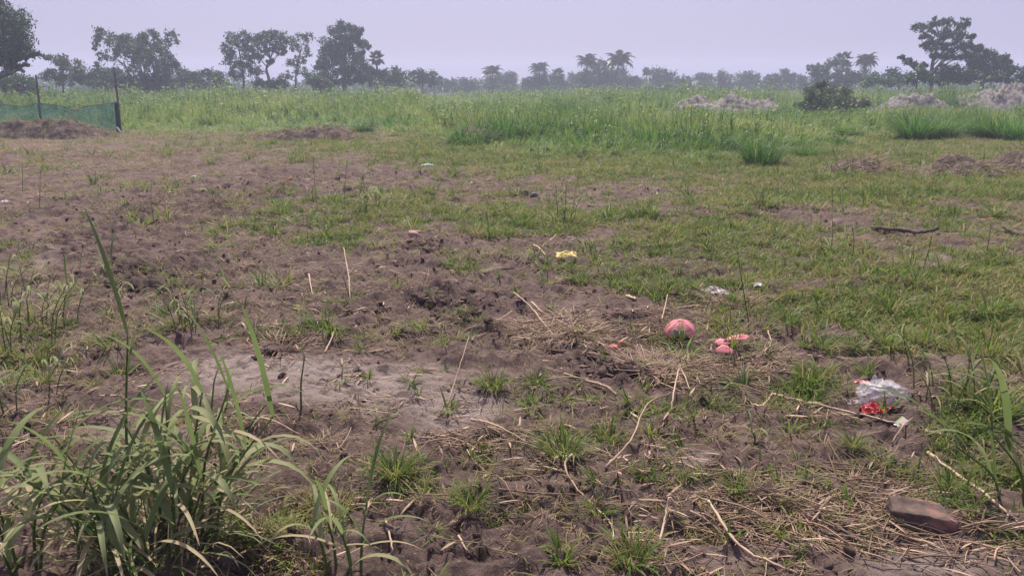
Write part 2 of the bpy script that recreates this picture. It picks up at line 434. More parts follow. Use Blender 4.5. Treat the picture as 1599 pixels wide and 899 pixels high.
# ------------------------------------------------------------------ stuff scattered by geometry nodes
def scatter(name, P, rot, scl, shift, variants, label, cat, weights=None):
    src = bpy.data.collections.new(name + '_source')
    for q, me in enumerate(variants):
        src.objects.link(bpy.data.objects.new('%s_piece_%s' % (name, chr(97 + q)), me))
    me = bpy.data.meshes.new(name); n = len(P)
    me.vertices.add(n); me.vertices.foreach_set('co', np.asarray(P, np.float32).ravel())
    for k, ty, arr, fld in (('rot', 'FLOAT_VECTOR', rot, 'vector'), ('scl', 'FLOAT_VECTOR', scl, 'vector'), ('shift', 'FLOAT', shift, 'value')):
        a = me.attributes.new(k, ty, 'POINT'); a.data.foreach_set(fld, np.asarray(arr, np.float32).ravel())
    a = me.attributes.new('pick', 'INT', 'POINT'); a.data.foreach_set('value', rng.choice(len(variants), n, p=weights).astype(np.int32))
    o = link(name, me, None, label, cat, None, 'stuff')
    ng = bpy.data.node_groups.new(name + '_nodes', 'GeometryNodeTree')
    ng.interface.new_socket('Geometry', in_out='INPUT', socket_type='NodeSocketGeometry')
    ng.interface.new_socket('Geometry', in_out='OUTPUT', socket_type='NodeSocketGeometry')
    N, L = ng.nodes, ng.links
    gi, go = N.new('NodeGroupInput'), N.new('NodeGroupOutput')
    mp = N.new('GeometryNodeMeshToPoints'); L.new(gi.outputs[0], mp.inputs[0])
    ci = N.new('GeometryNodeCollectionInfo'); ci.inputs[0].default_value = src
    ci.inputs['Separate Children'].default_value = True; ci.inputs['Reset Children'].default_value = True
    ip = N.new('GeometryNodeInstanceOnPoints'); ip.inputs['Pick Instance'].default_value = True
    L.new(mp.outputs[0], ip.inputs['Points']); L.new(ci.outputs[0], ip.inputs['Instance'])
    for k, ty, s in (('rot', 'FLOAT_VECTOR', 'Rotation'), ('scl', 'FLOAT_VECTOR', 'Scale'), ('pick', 'INT', 'Instance Index')):
        na = N.new('GeometryNodeInputNamedAttribute'); na.data_type = ty; na.inputs[0].default_value = k
        L.new(na.outputs[0], ip.inputs[s])
    L.new(ip.outputs[0], go.inputs[0])
    mod = o.modifiers.new('scatter', 'NODES'); mod.node_group = ng
    return o
def fan_points(n, r0, r1, half=42, power=1.0):
    """random points over the plot; power 1 = even per metre of distance"""
    u = rng.random(n)
    r = r0 * (r1 / r0) ** u if power == 0 else (r0 ** power + u * (r1 ** power - r0 ** power)) ** (1 / power)
    a = rng.uniform(R(-half), R(half), n)
    return r * np.sin(a), r * np.cos(a)
def spin(n, tilt=0.0):
    return np.stack([rng.normal(0, tilt, n), rng.normal(0, tilt, n), rng.uniform(0, 6.283, n)], -1)

def tuft_mesh(name, n, L, w, rad, el=(.9, 1.45), curl=(.3, 1.6), tints=(.2, .6), dry=.12, mat='grass', segs=4, fold=0.0, low=.4):
    mb = MB()
    for _ in range(n):
        a = random.uniform(0, 6.283); rr = rad * math.sqrt(random.random())
        b = (rr * math.cos(a), rr * math.sin(a), -.01)
        t = random.uniform(*tints) if random.random() > dry else random.uniform(.85, 1)
        blade(mb, b, a + random.gauss(0, .7), L * random.uniform(low, 1), w * random.uniform(.6, 1.2), random.uniform(*el), random.uniform(*curl), segs, t, fold, random.gauss(0, .5))
    return mb.mesh(name, M[mat])

def build_short_grass():
    var = [tuft_mesh('short_grass_tuft', 16, .085, .0042, .03, (.5, 1.4), (.2, 1.4), (.25, .65), .16, segs=3) for _ in range(5)]
    var += [tuft_mesh('short_grass_tuft', 12, .12, .006, .035, (.3, 1.3), (.4, 1.9), (.2, .6), .2, segs=3) for _ in range(3)]
    x, y = fan_points(260000, 1.4, 30, 43, 1.15)
    g, sa, da, st = maps(x, y)
    cl = fbm(x, y, 3, 5.0)
    keep = rng.random(len(x)) < np.clip((g - .20 + .4 * cl) * 1.2, 0, 1) ** 1.3 * .8
    x, y, g = x[keep], y[keep], g[keep]
    z = ground_z(x, y)
    n = len(x); d = np.hypot(x, y)
    s = rng.uniform(.55, 1.25, n) * (.75 + .4 * np.clip(g, 0, 1)) * (1 + .03 * np.clip(d - 5, 0, 25))
    dry = .22 * fbm(x + 3, y - 8, 3, .8) + .10 * rng.normal(size=n) + .10 * (1 - np.clip(g, 0, 1)) + .07 * sstep(.7, 1.1, g)
    scatter('short_grass', np.stack([x, y, z], -1), spin(n, .18), np.stack([s * 1.1, s * 1.1, s * rng.uniform(.7, 1.2, n)], -1), dry, var, 'low green grass growing in patches over the churned soil', 'grass')
    print('short_grass', n)
build_short_grass()

def build_straw():
    var = []
    for q in range(8):
        mb = MB(); L = random.uniform(.04, .13)
        bend = random.gauss(0, .25)
        s = np.linspace(-.5, .5, 4)
        P = np.stack([s * L, bend * L * (s ** 2 - .1), .004 + .012 * random.random() * np.abs(s)], -1)
        tube(mb, P, random.uniform(.0008, .0018), 4, random.uniform(.2, .8), False)
        if q % 2 == 0:
            blade(mb, (0, 0, .004), random.uniform(0, 6), L * .6, random.uniform(.003, .007), .15, .2, 3, random.uniform(.3, .9), 0)
        var.append(mb.mesh('straw_piece', M['straw']))
    x, y = fan_points(200000, 1.4, 22, 43, 1.0)
    g, sa, da, st = maps(x, y)
    cl = fbm(x - 4, y + 9, 3, 3.0)
    keep = rng.random(len(x)) < np.clip((st - .02 + .35 * cl), 0, 1) ** 1.4 * .8
    x, y = x[keep], y[keep]; n = len(x)
    z = ground_z(x, y) + .004
    s = rng.uniform(.5, 1.5, n) * (1 + .03 * np.clip(np.hypot(x, y) - 4, 0, 20))
    # mostly lying along the direction the machine dragged them
    rot = np.stack([rng.normal(0, .14, n), rng.normal(0, .16, n), rng.normal(-.25, .9, n)], -1)
    scatter('straw_litter', np.stack([x, y, z], -1), rot, np.stack([s] * 3, -1), rng.normal(-.20, .30, n), var, 'dry broken straw and stalks littering the soil', 'straw')
    print('straw', n)
build_straw()

def build_dry_grass():
    var = [tuft_mesh('dry_grass_tuft', 14, .10, .0035, .04, (.0, 1.2), (.2, 1.4), (.7, 1), .6, segs=3) for _ in range(4)]
    x, y = fan_points(140000, 1.6, 30, 43, 1.3)
    g, sa, da, st = maps(x, y)
    cl = fbm(x - 14, y + 5, 3, 1.3)
    keep = rng.random(len(x)) < np.clip(.26 + .35 * st - .5 * sa - .55 * da + .6 * cl, 0, 1) ** 1.4 * .6
    x, y = x[keep], y[keep]; n = len(x)
    s = rng.uniform(.5, 1.3, n) * (1 + .04 * np.clip(np.hypot(x, y) - 5, 0, 25))
    scatter('dry_grass', np.stack([x, y, ground_z(x, y)], -1), spin(n, .2), np.stack([s * 1.2, s * 1.2, s * .8], -1), rng.normal(-.08, .12, n), var, 'sparse dry yellowed grass flattened on the soil', 'dry grass')
    print('dry', n)
build_dry_grass()
def build_weeds():
    var = [tuft_mesh('field_weed', 26, .30, .010, .05, (.6, 1.45), (.3, 1.9), (.15, .7), .2, segs=4) for _ in range(5)]
    x, y = fan_points(14000, 3.2, 24, 43, 1.4)
    g, sa, da, st = maps(x, y)
    cl = fbm(x + 74, y - 5, 3, .9)
    keep = rng.random(len(x)) < np.clip(.10 + .30 * g - .5 * sa + .7 * cl, 0, 1) ** 1.3 * .45
    x, y = x[keep], y[keep]; n = len(x)
    s = rng.uniform(.35, 1.1, n) * (1 + .02 * np.clip(np.hypot(x, y) - 5, 0, 25))
    scatter('low_weeds', np.stack([x, y, ground_z(x, y)], -1), spin(n, .15), np.stack([s, s, s * rng.uniform(.6, 1.1, n)], -1), rng.normal(.0, .16, n), var, 'scattered low weeds and coarse grass over the plot', 'weeds')
build_weeds()

def build_crumbs():
    var = []
    for q in range(6):
        mb = MB(); lump(mb, (0, 0, -.15), (1, .85, .6), .5, 1.5, 2, random.random(), q * 5 + 1)
        var.append(mb.mesh('soil_crumb', M['soil'], False))
    x, y = fan_points(60000, 1.4, 14, 43, 1.0)
    g, sa, da, st = maps(x, y)
    cl = fbm(x + 14, y + 2, 3, 2.2)
    keep = rng.random(len(x)) < np.clip(.12 + .45 * da - .25 * sa + .3 * cl - .2 * np.clip(g, 0, 1), 0.01, 1)
    x, y = x[keep], y[keep]; n = len(x)
    s = .004 + .020 * rng.random(n) ** 3.5
    scatter('soil_crumbs', np.stack([x, y, ground_z(x, y)], -1), rng.uniform(0, 6.28, (n, 3)), np.stack([s] * 3, -1), rng.normal(0, .2, n), var, 'small crumbs of dug soil scattered over the plot', 'soil crumbs')
    print('crumbs', n)
M['clod'] = solid_mat('clod_soil', [(.2, (.080, .058, .055)), (.5, (.145, .107, .098)), (.85, (.23, .176, .158))], 18, .95, .9, 45, .1, use_tint=.3)
build_crumbs()

# tall grass of the uncleared field
def edge_row(px):
    return np.interp(px, [-200, 0, 190, 330, 560, 650, 720, 900, 1080, 1250, 1330, 1420, 1600, 1800], [205, 205, 205, 207, 202, 212, 232, 250, 252, 240, 218, 214, 214, 214])
def tall_height(px, py, x, y):
    d = edge_row(px + 40 * fbm(x, y, 2, .25)) - py
    low_mid = np.exp(-((px - 1010) / 330) ** 4)
    h = .25 + .95 * sstep(-4, 40, d) * (1 - .0 * low_mid)
    h = np.where((px > 650) & (px < 1300), .22 + .55 * sstep(0, 40, d) + .5 * sstep(60, 95, d), h)
    # shorter growth in front of the sand heaps
    sand = sstep(1010, 1080, px) * sstep(36, 14, py - 150) * (py > 146)
    sand = np.where((px > 1020), np.where((y > 27) & (y < 48), 1, 0), 0)
    h = np.where(sand > 0, np.minimum(h, np.clip(1.5 - (168 - HORIZON) / F * y, .25, .6)), h)
    return np.where(d > -3, h, 0)
def build_tall_grass():
    var = [tuft_mesh('field_grass_clump', 24, 1.0, .020, .22, (.95, 1.5), (.1, 1.3), (.25, .85), .10, 'field', 4, low=.4) for _ in range(6)]
    for q in range(4):
        mb = MB()
        for _ in range(5):
            a = random.uniform(0, 6.28); rr = random.uniform(0, .15); h = random.uniform(.6, 1.05)
            P = spline([(rr * math.cos(a), rr * math.sin(a), -.02), (rr * 1.5 * math.cos(a), rr * 1.5 * math.sin(a), h * .5), (rr * 2.2 * math.cos(a), rr * 2.2 * math.sin(a), h)], 6)
            tube(mb, P, np.linspace(.008, .004, 6), 4, .3, False)
            for k in range(11):
                blade(mb, P[random.randint(1, 5)], random.uniform(0, 6.28), random.uniform(.12, .26), random.uniform(.03, .06), random.uniform(.1, 1.0), random.uniform(.5, 1.6), 2, random.uniform(.1, .8), 0)
        var.append(mb.mesh('field_weed_plant', M['field']))
    x, y = fan_points(52000, 15.5, 95, 40, 1.35)
    px, py = project(x, y)
    h = tall_height(px, py, x, y)
    keep = (h > 0) & (rng.random(len(x)) < .35 + .65 * sstep(.15, .6, h)) & (px > -120) & (px < 1720)
    x, y, h = x[keep], y[keep], h[keep]; n = len(x)
    pat = fbm(x, y, 3, .16)
    hh = h * .98 * (.5 + .9 * rng.random(n) ** 1.6) * (1 + .5 * pat)
    sh = .34 * fbm(x + 40, y, 3, .13) + .2 * fbm(x, y, 2, .6) + .09 * rng.normal(size=n) - .10 * sstep(45, 75, y) + .10
    w = np.clip(.55 + .5 * h, .5, 1.2) * (1 + .012 * (y - 20))
    scatter('tall_grass', np.stack([x, y, ground_z(x, y) - .02], -1), spin(n, .10), np.stack([w, w, hh], -1), sh, var, 'tall green grass of the uncleared field behind the plot', 'tall grass', [.145] * 6 + [.0325] * 4)
    print('tall', n)
build_tall_grass()

# ------------------------------------------------------------------ trees
def leaves(mb, C, n, size, t0=.2, t1=.8, flat=0.0):
    """n leaf-sized quads round the points C (k x 3 centre, k x 1 spread)"""
    P, S = C
    k = rng.integers(0, len(P), n)
    c = P[k] + rng.normal(size=(n, 3)) * S[k][:, None] * np.array([1, 1, .8])
    u = rng.normal(size=(n, 3)); u[:, 2] *= (1 - flat); u /= np.linalg.norm(u, axis=1)[:, None]
    v = np.cross(u, rng.normal(size=(n, 3)) + np.array([0, 0, .6])); v /= np.linalg.norm(v, axis=1)[:, None] + 1e-9
    s = size * rng.uniform(.6, 1.5, n)[:, None]
    w = np.cross(u, v) * s * .18
    V = np.stack([c - u * s, c + v * s * .42 + w, c + u * s, c - v * s * .42 + w], 1).reshape(-1, 3)
    tk = rng.uniform(t0, t1, len(P))[k]
    t = np.repeat(np.clip(tk + rng.normal(0, .1, n), 0, 1), 4)
    i = np.arange(n)[:, None] * 4
    mb.add(V, np.hstack([i, i + 1, i + 2, i + 3]), None, t)
def limb(mb, a, b, r0, r1, sag=.03, n=7, sides=6):
    a, b = np.asarray(a, float), np.asarray(b, float)
    L = np.linalg.norm(b - a)
    mid = (a + b) / 2 + rng.normal(size=3) * L * .07 + np.array([0, 0, sag * L * .5])
    P = spline([a, mid, b], n)
    P[1:-1] += rng.normal(size=(n - 2, 3)) * L * .012
    tube(mb, P, np.linspace(r0, r1, n), sides, .5)
    return P
def tree(name, label, Y, crown, trunk, leaf=1.0, n=90, rt=.16, group=None, mat='crown', t=(.15, .75), depth=1.0, cat='tree', spread=.30, hollow=.35):
    """crown: (px, py, rx, ry) leaf masses as seen; trunk: photo points from the foot up. All at depth Y, with real depth of their own."""
    sc = Y / F * 1.02
    foot = deep(trunk[0][0], trunk[0][1], Y); foot[2] = -0.1
    root = empty(name, (foot[0], foot[1], 0), label, cat, group)
    off = np.array([foot[0], foot[1], 0])
    TP = [foot] + [deep(px, py, Y) for px, py in trunk[1:]]
    TP = spline(TP, 4 * len(TP))
    mt, mc = MB(), MB()
    top = TP[-1]
    tube(mt, TP - off, np.linspace(rt * 1.25, rt * .55, len(TP)), 8, .5)
    P, S = [], []
    tot = 0
    for (px, py, rx, ry) in crown:
        c = deep(px, py, Y); RX, RZ = rx * sc, ry * sc; RY = (RX + RZ) / 2 * depth
        c[1] += rng.normal() * RX * .5
        k = max(8, int(24 * (rx * ry / 200.0) ** .6))
        q = rng.normal(size=(k, 3)); q /= np.linalg.norm(q, axis=1)[:, None]
        rr = hollow + (1 - hollow) * rng.random(k) ** .6
        P.append(c + q * rr[:, None] * np.array([RX, RY, RZ]))
        S.append(np.full(k, spread * min(RX, RZ) * rng.uniform(.7, 1.2)))
        # limb into this mass from the nearest trunk height below it
        j = int(np.argmin(np.abs(TP[:, 2] - (c[2] - 1.0 * np.hypot(c[0] - TP[:, 0], c[1] - TP[:, 1]))) + .01 * np.arange(len(TP))))
        j = max(j, len(TP) // 3)
        LP = limb(mt, TP[j] - off, c - off, rt * .42, rt * .12)
        for m in range(3):
            e = P[-1][rng.integers(0, k)]
            limb(mt, LP[rng.integers(2, 6)], e - off, rt * .15, rt * .05, .1, 5, 4)
        tot += int(n * rx * ry / 16.0)
    P, S = np.concatenate(P) - off, np.concatenate(S)
    leaves(mc, (P, S), min(tot, 15000), leaf * sc * 2.5, *t)
    link('trunk', mt.mesh('trunk', M['bark']), root)
    link('crown', mc.mesh('crown', M[mat]), root)
    return root
def bush(name, label, Y, crown, leaf=1.0, n=90, group=None, mat='crown', t=(.15, .7), cat='bush', base=None):
    x = base if base else crown[0][0]
    return tree(name, label, Y, crown, [(x, HORIZON + 10), (x, min(c[1] for c in crown) + 8)], leaf, n, .07, group, mat, t, 1.0, cat)

def build_trees():
    tree('broadleaf_tree', 'dense dark broadleaf tree overhanging the net fence from the edge of the plot', 44,
         [(12, 30, 26, 22), (20, 58, 30, 26), (-8, 70, 30, 26), (34, 80, 20, 14), (52, 84, 9, 6), (8, 96, 22, 12), (32, 104, 13, 7), (-40, 50, 36, 34), (-60, 20, 36, 30), (-50, 95, 30, 16), (-15, 15, 24, 18)],
         [(-45, 190), (-44, 140), (-38, 95), (-30, 60)], .85, 110, .2, t=(.1, .6))
    tree('feathery_tree', 'pale feathery young tree between the two fence posts', 70,
         [(95, 98, 14, 11), (112, 106, 13, 10), (88, 116, 16, 9), (105, 124, 22, 10), (76, 88, 7, 5), (120, 118, 10, 7)],
         [(98, 150), (98, 125), (96, 100)], .8, 75, .08, mat='bamboo', t=(.3, .9))
    tree('round_tree', 'low round-headed tree behind the taller fence post', 78,
         [(160, 118, 18, 12), (178, 122, 20, 13), (196, 126, 14, 10), (145, 124, 14, 9), (170, 130, 26, 8), (130, 128, 12, 8)],
         [(168, 150), (168, 128)], .8, 110, .12, t=(.25, .8))
    tree('spreading_tree', 'open-crowned spreading tree with blotchy crown beside the bamboo', 80,
         [(363, 64, 13, 10), (382, 58, 12, 9), (356, 78, 9, 8), (380, 76, 14, 8), (362, 96, 15, 11), (385, 98, 15, 11), (398, 112, 10, 8), (372, 116, 14, 9)],
         [(380, 150), (380, 120), (376, 95), (372, 70)], .75, 62, .11, t=(.15, .6), group=None)
    tree('spreading_tree', 'forked spreading tree with a flat crown and bare curved limbs', 80,
         [(400, 62, 13, 9), (415, 56, 15, 7), (430, 58, 16, 9), (446, 64, 12, 10), (408, 78, 13, 9), (428, 76, 9, 6), (440, 80, 9, 6), (400, 90, 9, 7), (420, 96, 8, 5)],
         [(420, 152), (420, 126), (416, 108), (422, 92)], .75, 72, .15, t=(.1, .55))
    tree('spreading_tree', 'thin sparse tree with wispy crown next to the forked tree', 82,
         [(466, 60, 10, 7), (480, 60, 8, 8), (462, 74, 8, 7), (478, 78, 8, 8), (470, 92, 12, 7), (455, 100, 11, 8), (468, 110, 12, 8), (450, 118, 10, 7)],
         [(460, 150), (462, 120), (466, 95), (472, 70)], .7, 46, .08, t=(.15, .6))
    tree('tall_tree', 'tallest dark leafy tree with a gappy pointed crown', 86,
         [(536, 42, 15, 9), (527, 52, 12, 9), (556, 50, 11, 8), (514, 68, 13, 11), (540, 66, 11, 10), (558, 60, 8, 7), (568, 70, 9, 8), (512, 86, 13, 11), (530, 86, 16, 12),
          (556, 88, 12, 10), (505, 102, 12, 8), (528, 106, 24, 11), (556, 106, 16, 12), (520, 122, 24, 10), (552, 122, 20, 10), (545, 78, 8, 8)],
         [(538, 152), (538, 115), (538, 85), (537, 50)], .8, 95, .2, t=(.05, .5))
    bush('leafy_bush', 'dark leafy bush at the foot of the fan palm beside the tallest tree', 90, [(585, 122, 14, 12), (577, 112, 8, 7), (597, 116, 7, 6)], .8, 110)
    bush('leafy_bush', 'soft pale round bush next to the fan palm', 92, [(617, 118, 15, 13), (606, 126, 12, 10), (628, 124, 12, 10)], .75, 80, t=(.4, .95))
    tree('small_tree', 'small dark dome-shaped tree standing alone past the pale bush', 105, [(650, 120, 14, 9), (664, 118, 12, 9), (672, 126, 14, 8), (645, 127, 12, 7)], [(660, 148), (660, 124)], .7, 120, .12, t=(.05, .4))
    tree('small_tree', 'small lighter tree leaning out from the dome-shaped tree', 110, [(679, 120, 9, 6), (684, 128, 7, 6)], [(676, 146), (679, 124)], .65, 80, .08, t=(.3, .8))
    # hedge line between the bamboo and the spreading trees
    for px, py, r, t in ((268, 124, 15, (.3, .9)), (288, 119, 13, (.3, .8)), (306, 124, 15, (.2, .6)), (326, 119, 12, (.2, .6)), (344, 124, 13, (.2, .7))):
        bush('hedge_bush', 'loose bush in the hedge between bamboo clump and spreading trees', 84, [(px, py, r, 9), (px + 5, py + 9, r, 8), (px - 4, py - 6, 6, 5)], .75, 70, 'hedge bushes by the bamboo', t=t)
    for px, py, r, t in ((10, 128, 20, (.3, .8)), (38, 132, 16, (.3, .9)), (-30, 126, 22, (.2, .7))):
        bush('leafy_bush', 'bush under the overhanging broadleaf tree behind the net fence', 60, [(px, py, r, 13), (px + 8, py + 10, r, 9)], .8, 90, 'bushes under the broadleaf tree', t=t)
    for px, py, r, t in ((488, 122, 12, (.4, .9)), (430, 128, 14, (.3, .8)), (404, 130, 12, (.3, .7)), (500, 130, 16, (.3, .8))):
        bush('undergrowth_bush', 'light undergrowth bush at the foot of the spreading and tallest trees', 78, [(px, py, r, 9), (px + 6, py + 6, r, 7)], .75, 80, 'undergrowth at the tree feet', t=t, cat='bush')
    # far centre
    far = [(795, 122, 15, 9, (.3, .8), 'far round bush beside the lone coconut palm'), (825, 127, 11, 6, (.1, .5), 'far dark bush between the lone palm and the palm pair'),
           (872, 126, 16, 9, (.1, .5), 'far dark bush at the foot of the far fan palm'), (900, 124, 14, 9, (.2, .6), 'far bush left open between fan palm and twin palms'),
           (937, 108, 14, 13, (.4, .9), 'pale full tree between the two tall coconut palms'), (950, 120, 18, 10, (.2, .6), 'far dark bush under the two tall coconut palms'),
           (990, 126, 12, 7, (.2, .6), 'far low bush just past the tall coconut palms'), (1033, 119, 18, 10, (.15, .55), 'far broad dark tree past the twin palms'),
           (1010, 112, 8, 5, (.6, 1), 'far pale thin tree beside the broad dark tree'), (1068, 126, 14, 7, (.2, .6), 'far low tree behind the first sand heap'),
           (1100, 123, 13, 9, (.25, .7), 'far squarish tree behind the middle of the sand heap'), (1129, 123, 12, 9, (.2, .6), 'far tree beside the pale domed tree'),
           (1168, 123, 21, 10, (.45, .95), 'far pale domed tree behind the sand heap'), (1210, 125, 15, 8, (.1, .5), 'far dark tree past the pale domed tree'),
           (770, 127, 12, 8, (.2, .6), 'far bush hiding the foot of the lone coconut palm'), (845, 125, 14, 9, (.15, .6), 'far bush hiding the foot of the bushy coconut palm'),
           (917, 122, 15, 11, (.15, .6), 'far bush round the trunk of the spiky tall palm'), (968, 121, 17, 12, (.15, .5), 'far bush round the trunk of the tallest coconut palm'),
           (730, 130, 16, 5, (.2, .6), 'far low scrub at the start of the palm line'), (700, 131, 14, 4, (.2, .6), 'far low scrub past the dome-shaped tree'),
           (1230, 119, 12, 9, (.1, .4), 'far darker taller tree at the end of the line'), (1250, 126, 10, 7, (.2, .6), 'far low bush at the end of the tree line')]
    for px, py, rx, ry, t, lab in far:
        tree('distant_tree', lab, 135 + (px * 7 % 23), [(px - rx * .35, py, rx * .65, ry), (px + rx * .4, py + 1, rx * .62, ry * .9), (px, py - ry * .3, rx * .55, ry * .75), (px, py + ry * .8, rx * .95, ry * .6), (px, 137, rx * 1.15, 6)],
             [(px, 146), (px, py)], .62, 120, .14, 'distant tree line', t=t)
    # right-hand group
    tree('drooping_tree', 'grey-green drooping tree left of the fan palm by the green shrub', 104,
         [(1290, 108, 14, 10), (1272, 112, 10, 7), (1263, 106, 7, 4), (1300, 100, 12, 9), (1282, 122, 18, 9), (1310, 118, 14, 10)], [(1292, 150), (1292, 120), (1292, 104)], .7, 70, .1, t=(.3, .8))
    bush('leafy_bush', 'dense bush hiding the foot of the date palm and fan palm', 102, [(1352, 122, 15, 12), (1330, 124, 16, 11), (1315, 128, 15, 10)], .75, 100, t=(.15, .6))
    bush('leafy_bush', 'brownish bush between the date palm and the layered tree', 78, [(1372, 125, 14, 9), (1385, 128, 11, 7), (1358, 128, 12, 8)], .7, 90, t=(.5, 1))
    tree('small_tree', 'small dark rounded tree in front of the layered tree', 82, [(1402, 118, 12, 9), (1412, 124, 14, 9), (1394, 126, 9, 7)], [(1404, 150), (1404, 122)], .7, 110, .1, t=(.05, .4))
    tree('layered_tree', 'tall layered tree with flat leaf tiers above the dark thicket', 68,
         [(1440, 43, 12, 6), (1460, 36, 9, 7), (1486, 36, 12, 7), (1504, 38, 9, 8), (1450, 54, 15, 7), (1476, 52, 18, 9), (1500, 54, 13, 8), (1518, 60, 8, 6), (1444, 70, 10, 6), (1464, 70, 16, 9),
          (1488, 74, 18, 9), (1510, 76, 14, 7), (1458, 88, 14, 7), (1480, 88, 14, 7), (1506, 88, 12, 6), (1418, 96, 9, 5), (1407, 90, 5, 3), (1432, 102, 12, 6)],
         [(1455, 150), (1455, 118), (1457, 95), (1468, 60)], .78, 82, .17, t=(.1, .55), spread=.3)
    tree('branching_tree', 'dark spreading tree leaning over the thicket beside the layered tree', 70,
         [(1530, 78, 12, 7), (1545, 86, 14, 7), (1560, 92, 13, 7), (1575, 98, 8, 5), (1520, 92, 16, 8), (1545, 100, 20, 9), (1568, 108, 12, 8), (1530, 112, 24, 10), (1556, 120, 18, 9), (1500, 118, 20, 10)],
         [(1535, 150), (1534, 120), (1536, 98)], .78, 105, .16, t=(.05, .45))
    bush('thicket_bush', 'dark thicket bush below the layered tree', 66, [(1482, 112, 18, 10), (1500, 122, 22, 10), (1472, 124, 18, 9)], .8, 105, t=(.05, .4))
    bush('leafy_bush', 'light green bush at the foot of the layered tree', 62, [(1432, 116, 14, 9), (1448, 122, 14, 8), (1420, 124, 12, 7)], .75, 95, t=(.45, 1))
    bush('leafy_bush', 'green bush at the far edge past the leaning tree', 64, [(1588, 112, 14, 8), (1600, 122, 20, 10), (1575, 124, 14, 8)], .75, 95, t=(.2, .6))
    bush('green_shrub', 'big rounded green shrub between the two sand heaps', 42, [(1290, 140, 26, 9), (1310, 150, 26, 10), (1272, 150, 22, 10), (1295, 160, 36, 12), (1325, 160, 20, 10), (1268, 172, 22, 11), (1300, 174, 30, 12), (1330, 172, 20, 10), (1252, 166, 12, 7), (1345, 164, 10, 8), (1280, 134, 9, 5), (1280, 180, 26, 10), (1318, 180, 26, 10), (1298, 150, 22, 10), (1298, 168, 24, 12), (1286, 160, 22, 10)], .7, 110, mat='bamboo', t=(.5, 1), cat='shrub')

def build_bamboo():
    Y = 76; foot = deep(238, 150, Y); foot[2] = 0
    root = empty('bamboo_clump', foot, 'big bamboo clump with feathery arching canes', 'bamboo')
    tips = [(164, 60), (174, 55), (186, 52), (197, 58), (208, 54), (218, 61), (228, 57), (238, 52), (261, 51), (268, 72), (277, 90), (168, 86), (182, 76), (200, 78), (216, 82), (232, 76), (250, 84), (262, 102), (186, 100), (250, 108), (222, 70), (228, 92), (211, 70), (237, 96), (246, 74), (190, 66)]
    for px, py in tips:
        tip = deep(px, py, Y) - foot
        tip[1] += rng.normal() * 1.2
        b = np.array([rng.normal() * .7, rng.normal() * .7, 0])
        mid = b * .6 + tip * .45; mid[2] = tip[2] * .72
        P = spline([b, mid, tip + np.array([0, 0, .1]), tip + np.array([np.sign(tip[0]) * .55, 0, -.75])], 16)
        mb = MB(); tube(mb, P, np.linspace(.045, .008, 16), 5, .5)
        cane = link('cane', mb.mesh('cane', M['bark']), root)
        ml = MB()
        C = P[6:] + rng.normal(size=(10, 3)) * .08 - np.array([0, 0, .12])
        leaves(ml, (C, np.linspace(.27, .13, 10)), 260, .15, .2, .8)
        link('leaf_spray', ml.mesh('leaf_spray', M['bamboo']), cane, kind='stuff')
    mc = MB()
    C = np.stack([rng.normal(-.1, .85, 60), rng.normal(0, .8, 60), rng.uniform(.3, 2.4, 60)], -1)
    leaves(mc, (C, np.full(60, .35)), 3000, .17, .05, .4)
    link('undergrowth', mc.mesh('undergrowth', M['crown']), root)

def frond_mesh():
    """coconut frond along +X, arching down, leaflets both sides"""
    mb = MB(); n = 15; s = np.linspace(0, 1, n); el = .75 - 1.75 * s
    x = np.concatenate([[0], np.cumsum(np.cos(el[1:]) / n)]); z = np.concatenate([[0], np.cumsum(np.sin(el[1:]) / n)])
    P = np.stack([x, 0 * x, z], -1)
    tube(mb, P, np.linspace(.012, .004, n), 4, .5, False)
    for i in range(2, n):
        for sg in (-1, 1):
            L = .30 * math.sin(math.pi * min(1, .25 + s[i] * .8)) + .05
            d = np.array([.45, sg * .8, -.45 + random.gauss(0, .1)]); d /= np.linalg.norm(d)
            a = P[i]; e = a + d * L; w = np.array([.034, 0, .01])
            mb.add([a - w, a + w, (a + e) / 2 + w * .9, e, (a + e) / 2 - w * .9], None, [(0, 1, 2), (0, 2, 4), (4, 2, 3)], random.uniform(.2, .8))
    return mb.mesh('frond', M['palm'], False)
def fan_mesh():
    mb = MB(); tube(mb, [(0, 0, 0), (.45, 0, .05)], .012, 4, .5, False)
    c = np.array([.42, 0, .05]); n = 17
    for i in range(n):
        a = (i / (n - 1) - .5) * 4.2
        L = .55 * (1 - .12 * abs(a)); d = np.array([math.cos(a), math.sin(a), -.18 * abs(math.sin(a)) + .05])
        e = c + d * L + np.array([0, 0, -.06]); w = np.array([-math.sin(a), math.cos(a), 0]) * .045
        m = c + d * L * .6
        mb.add([c, m + w, e, m - w], [(0, 3, 2, 1)], None, random.uniform(.1, .6))
    return mb.mesh('fan_leaf', M['palm'], False)
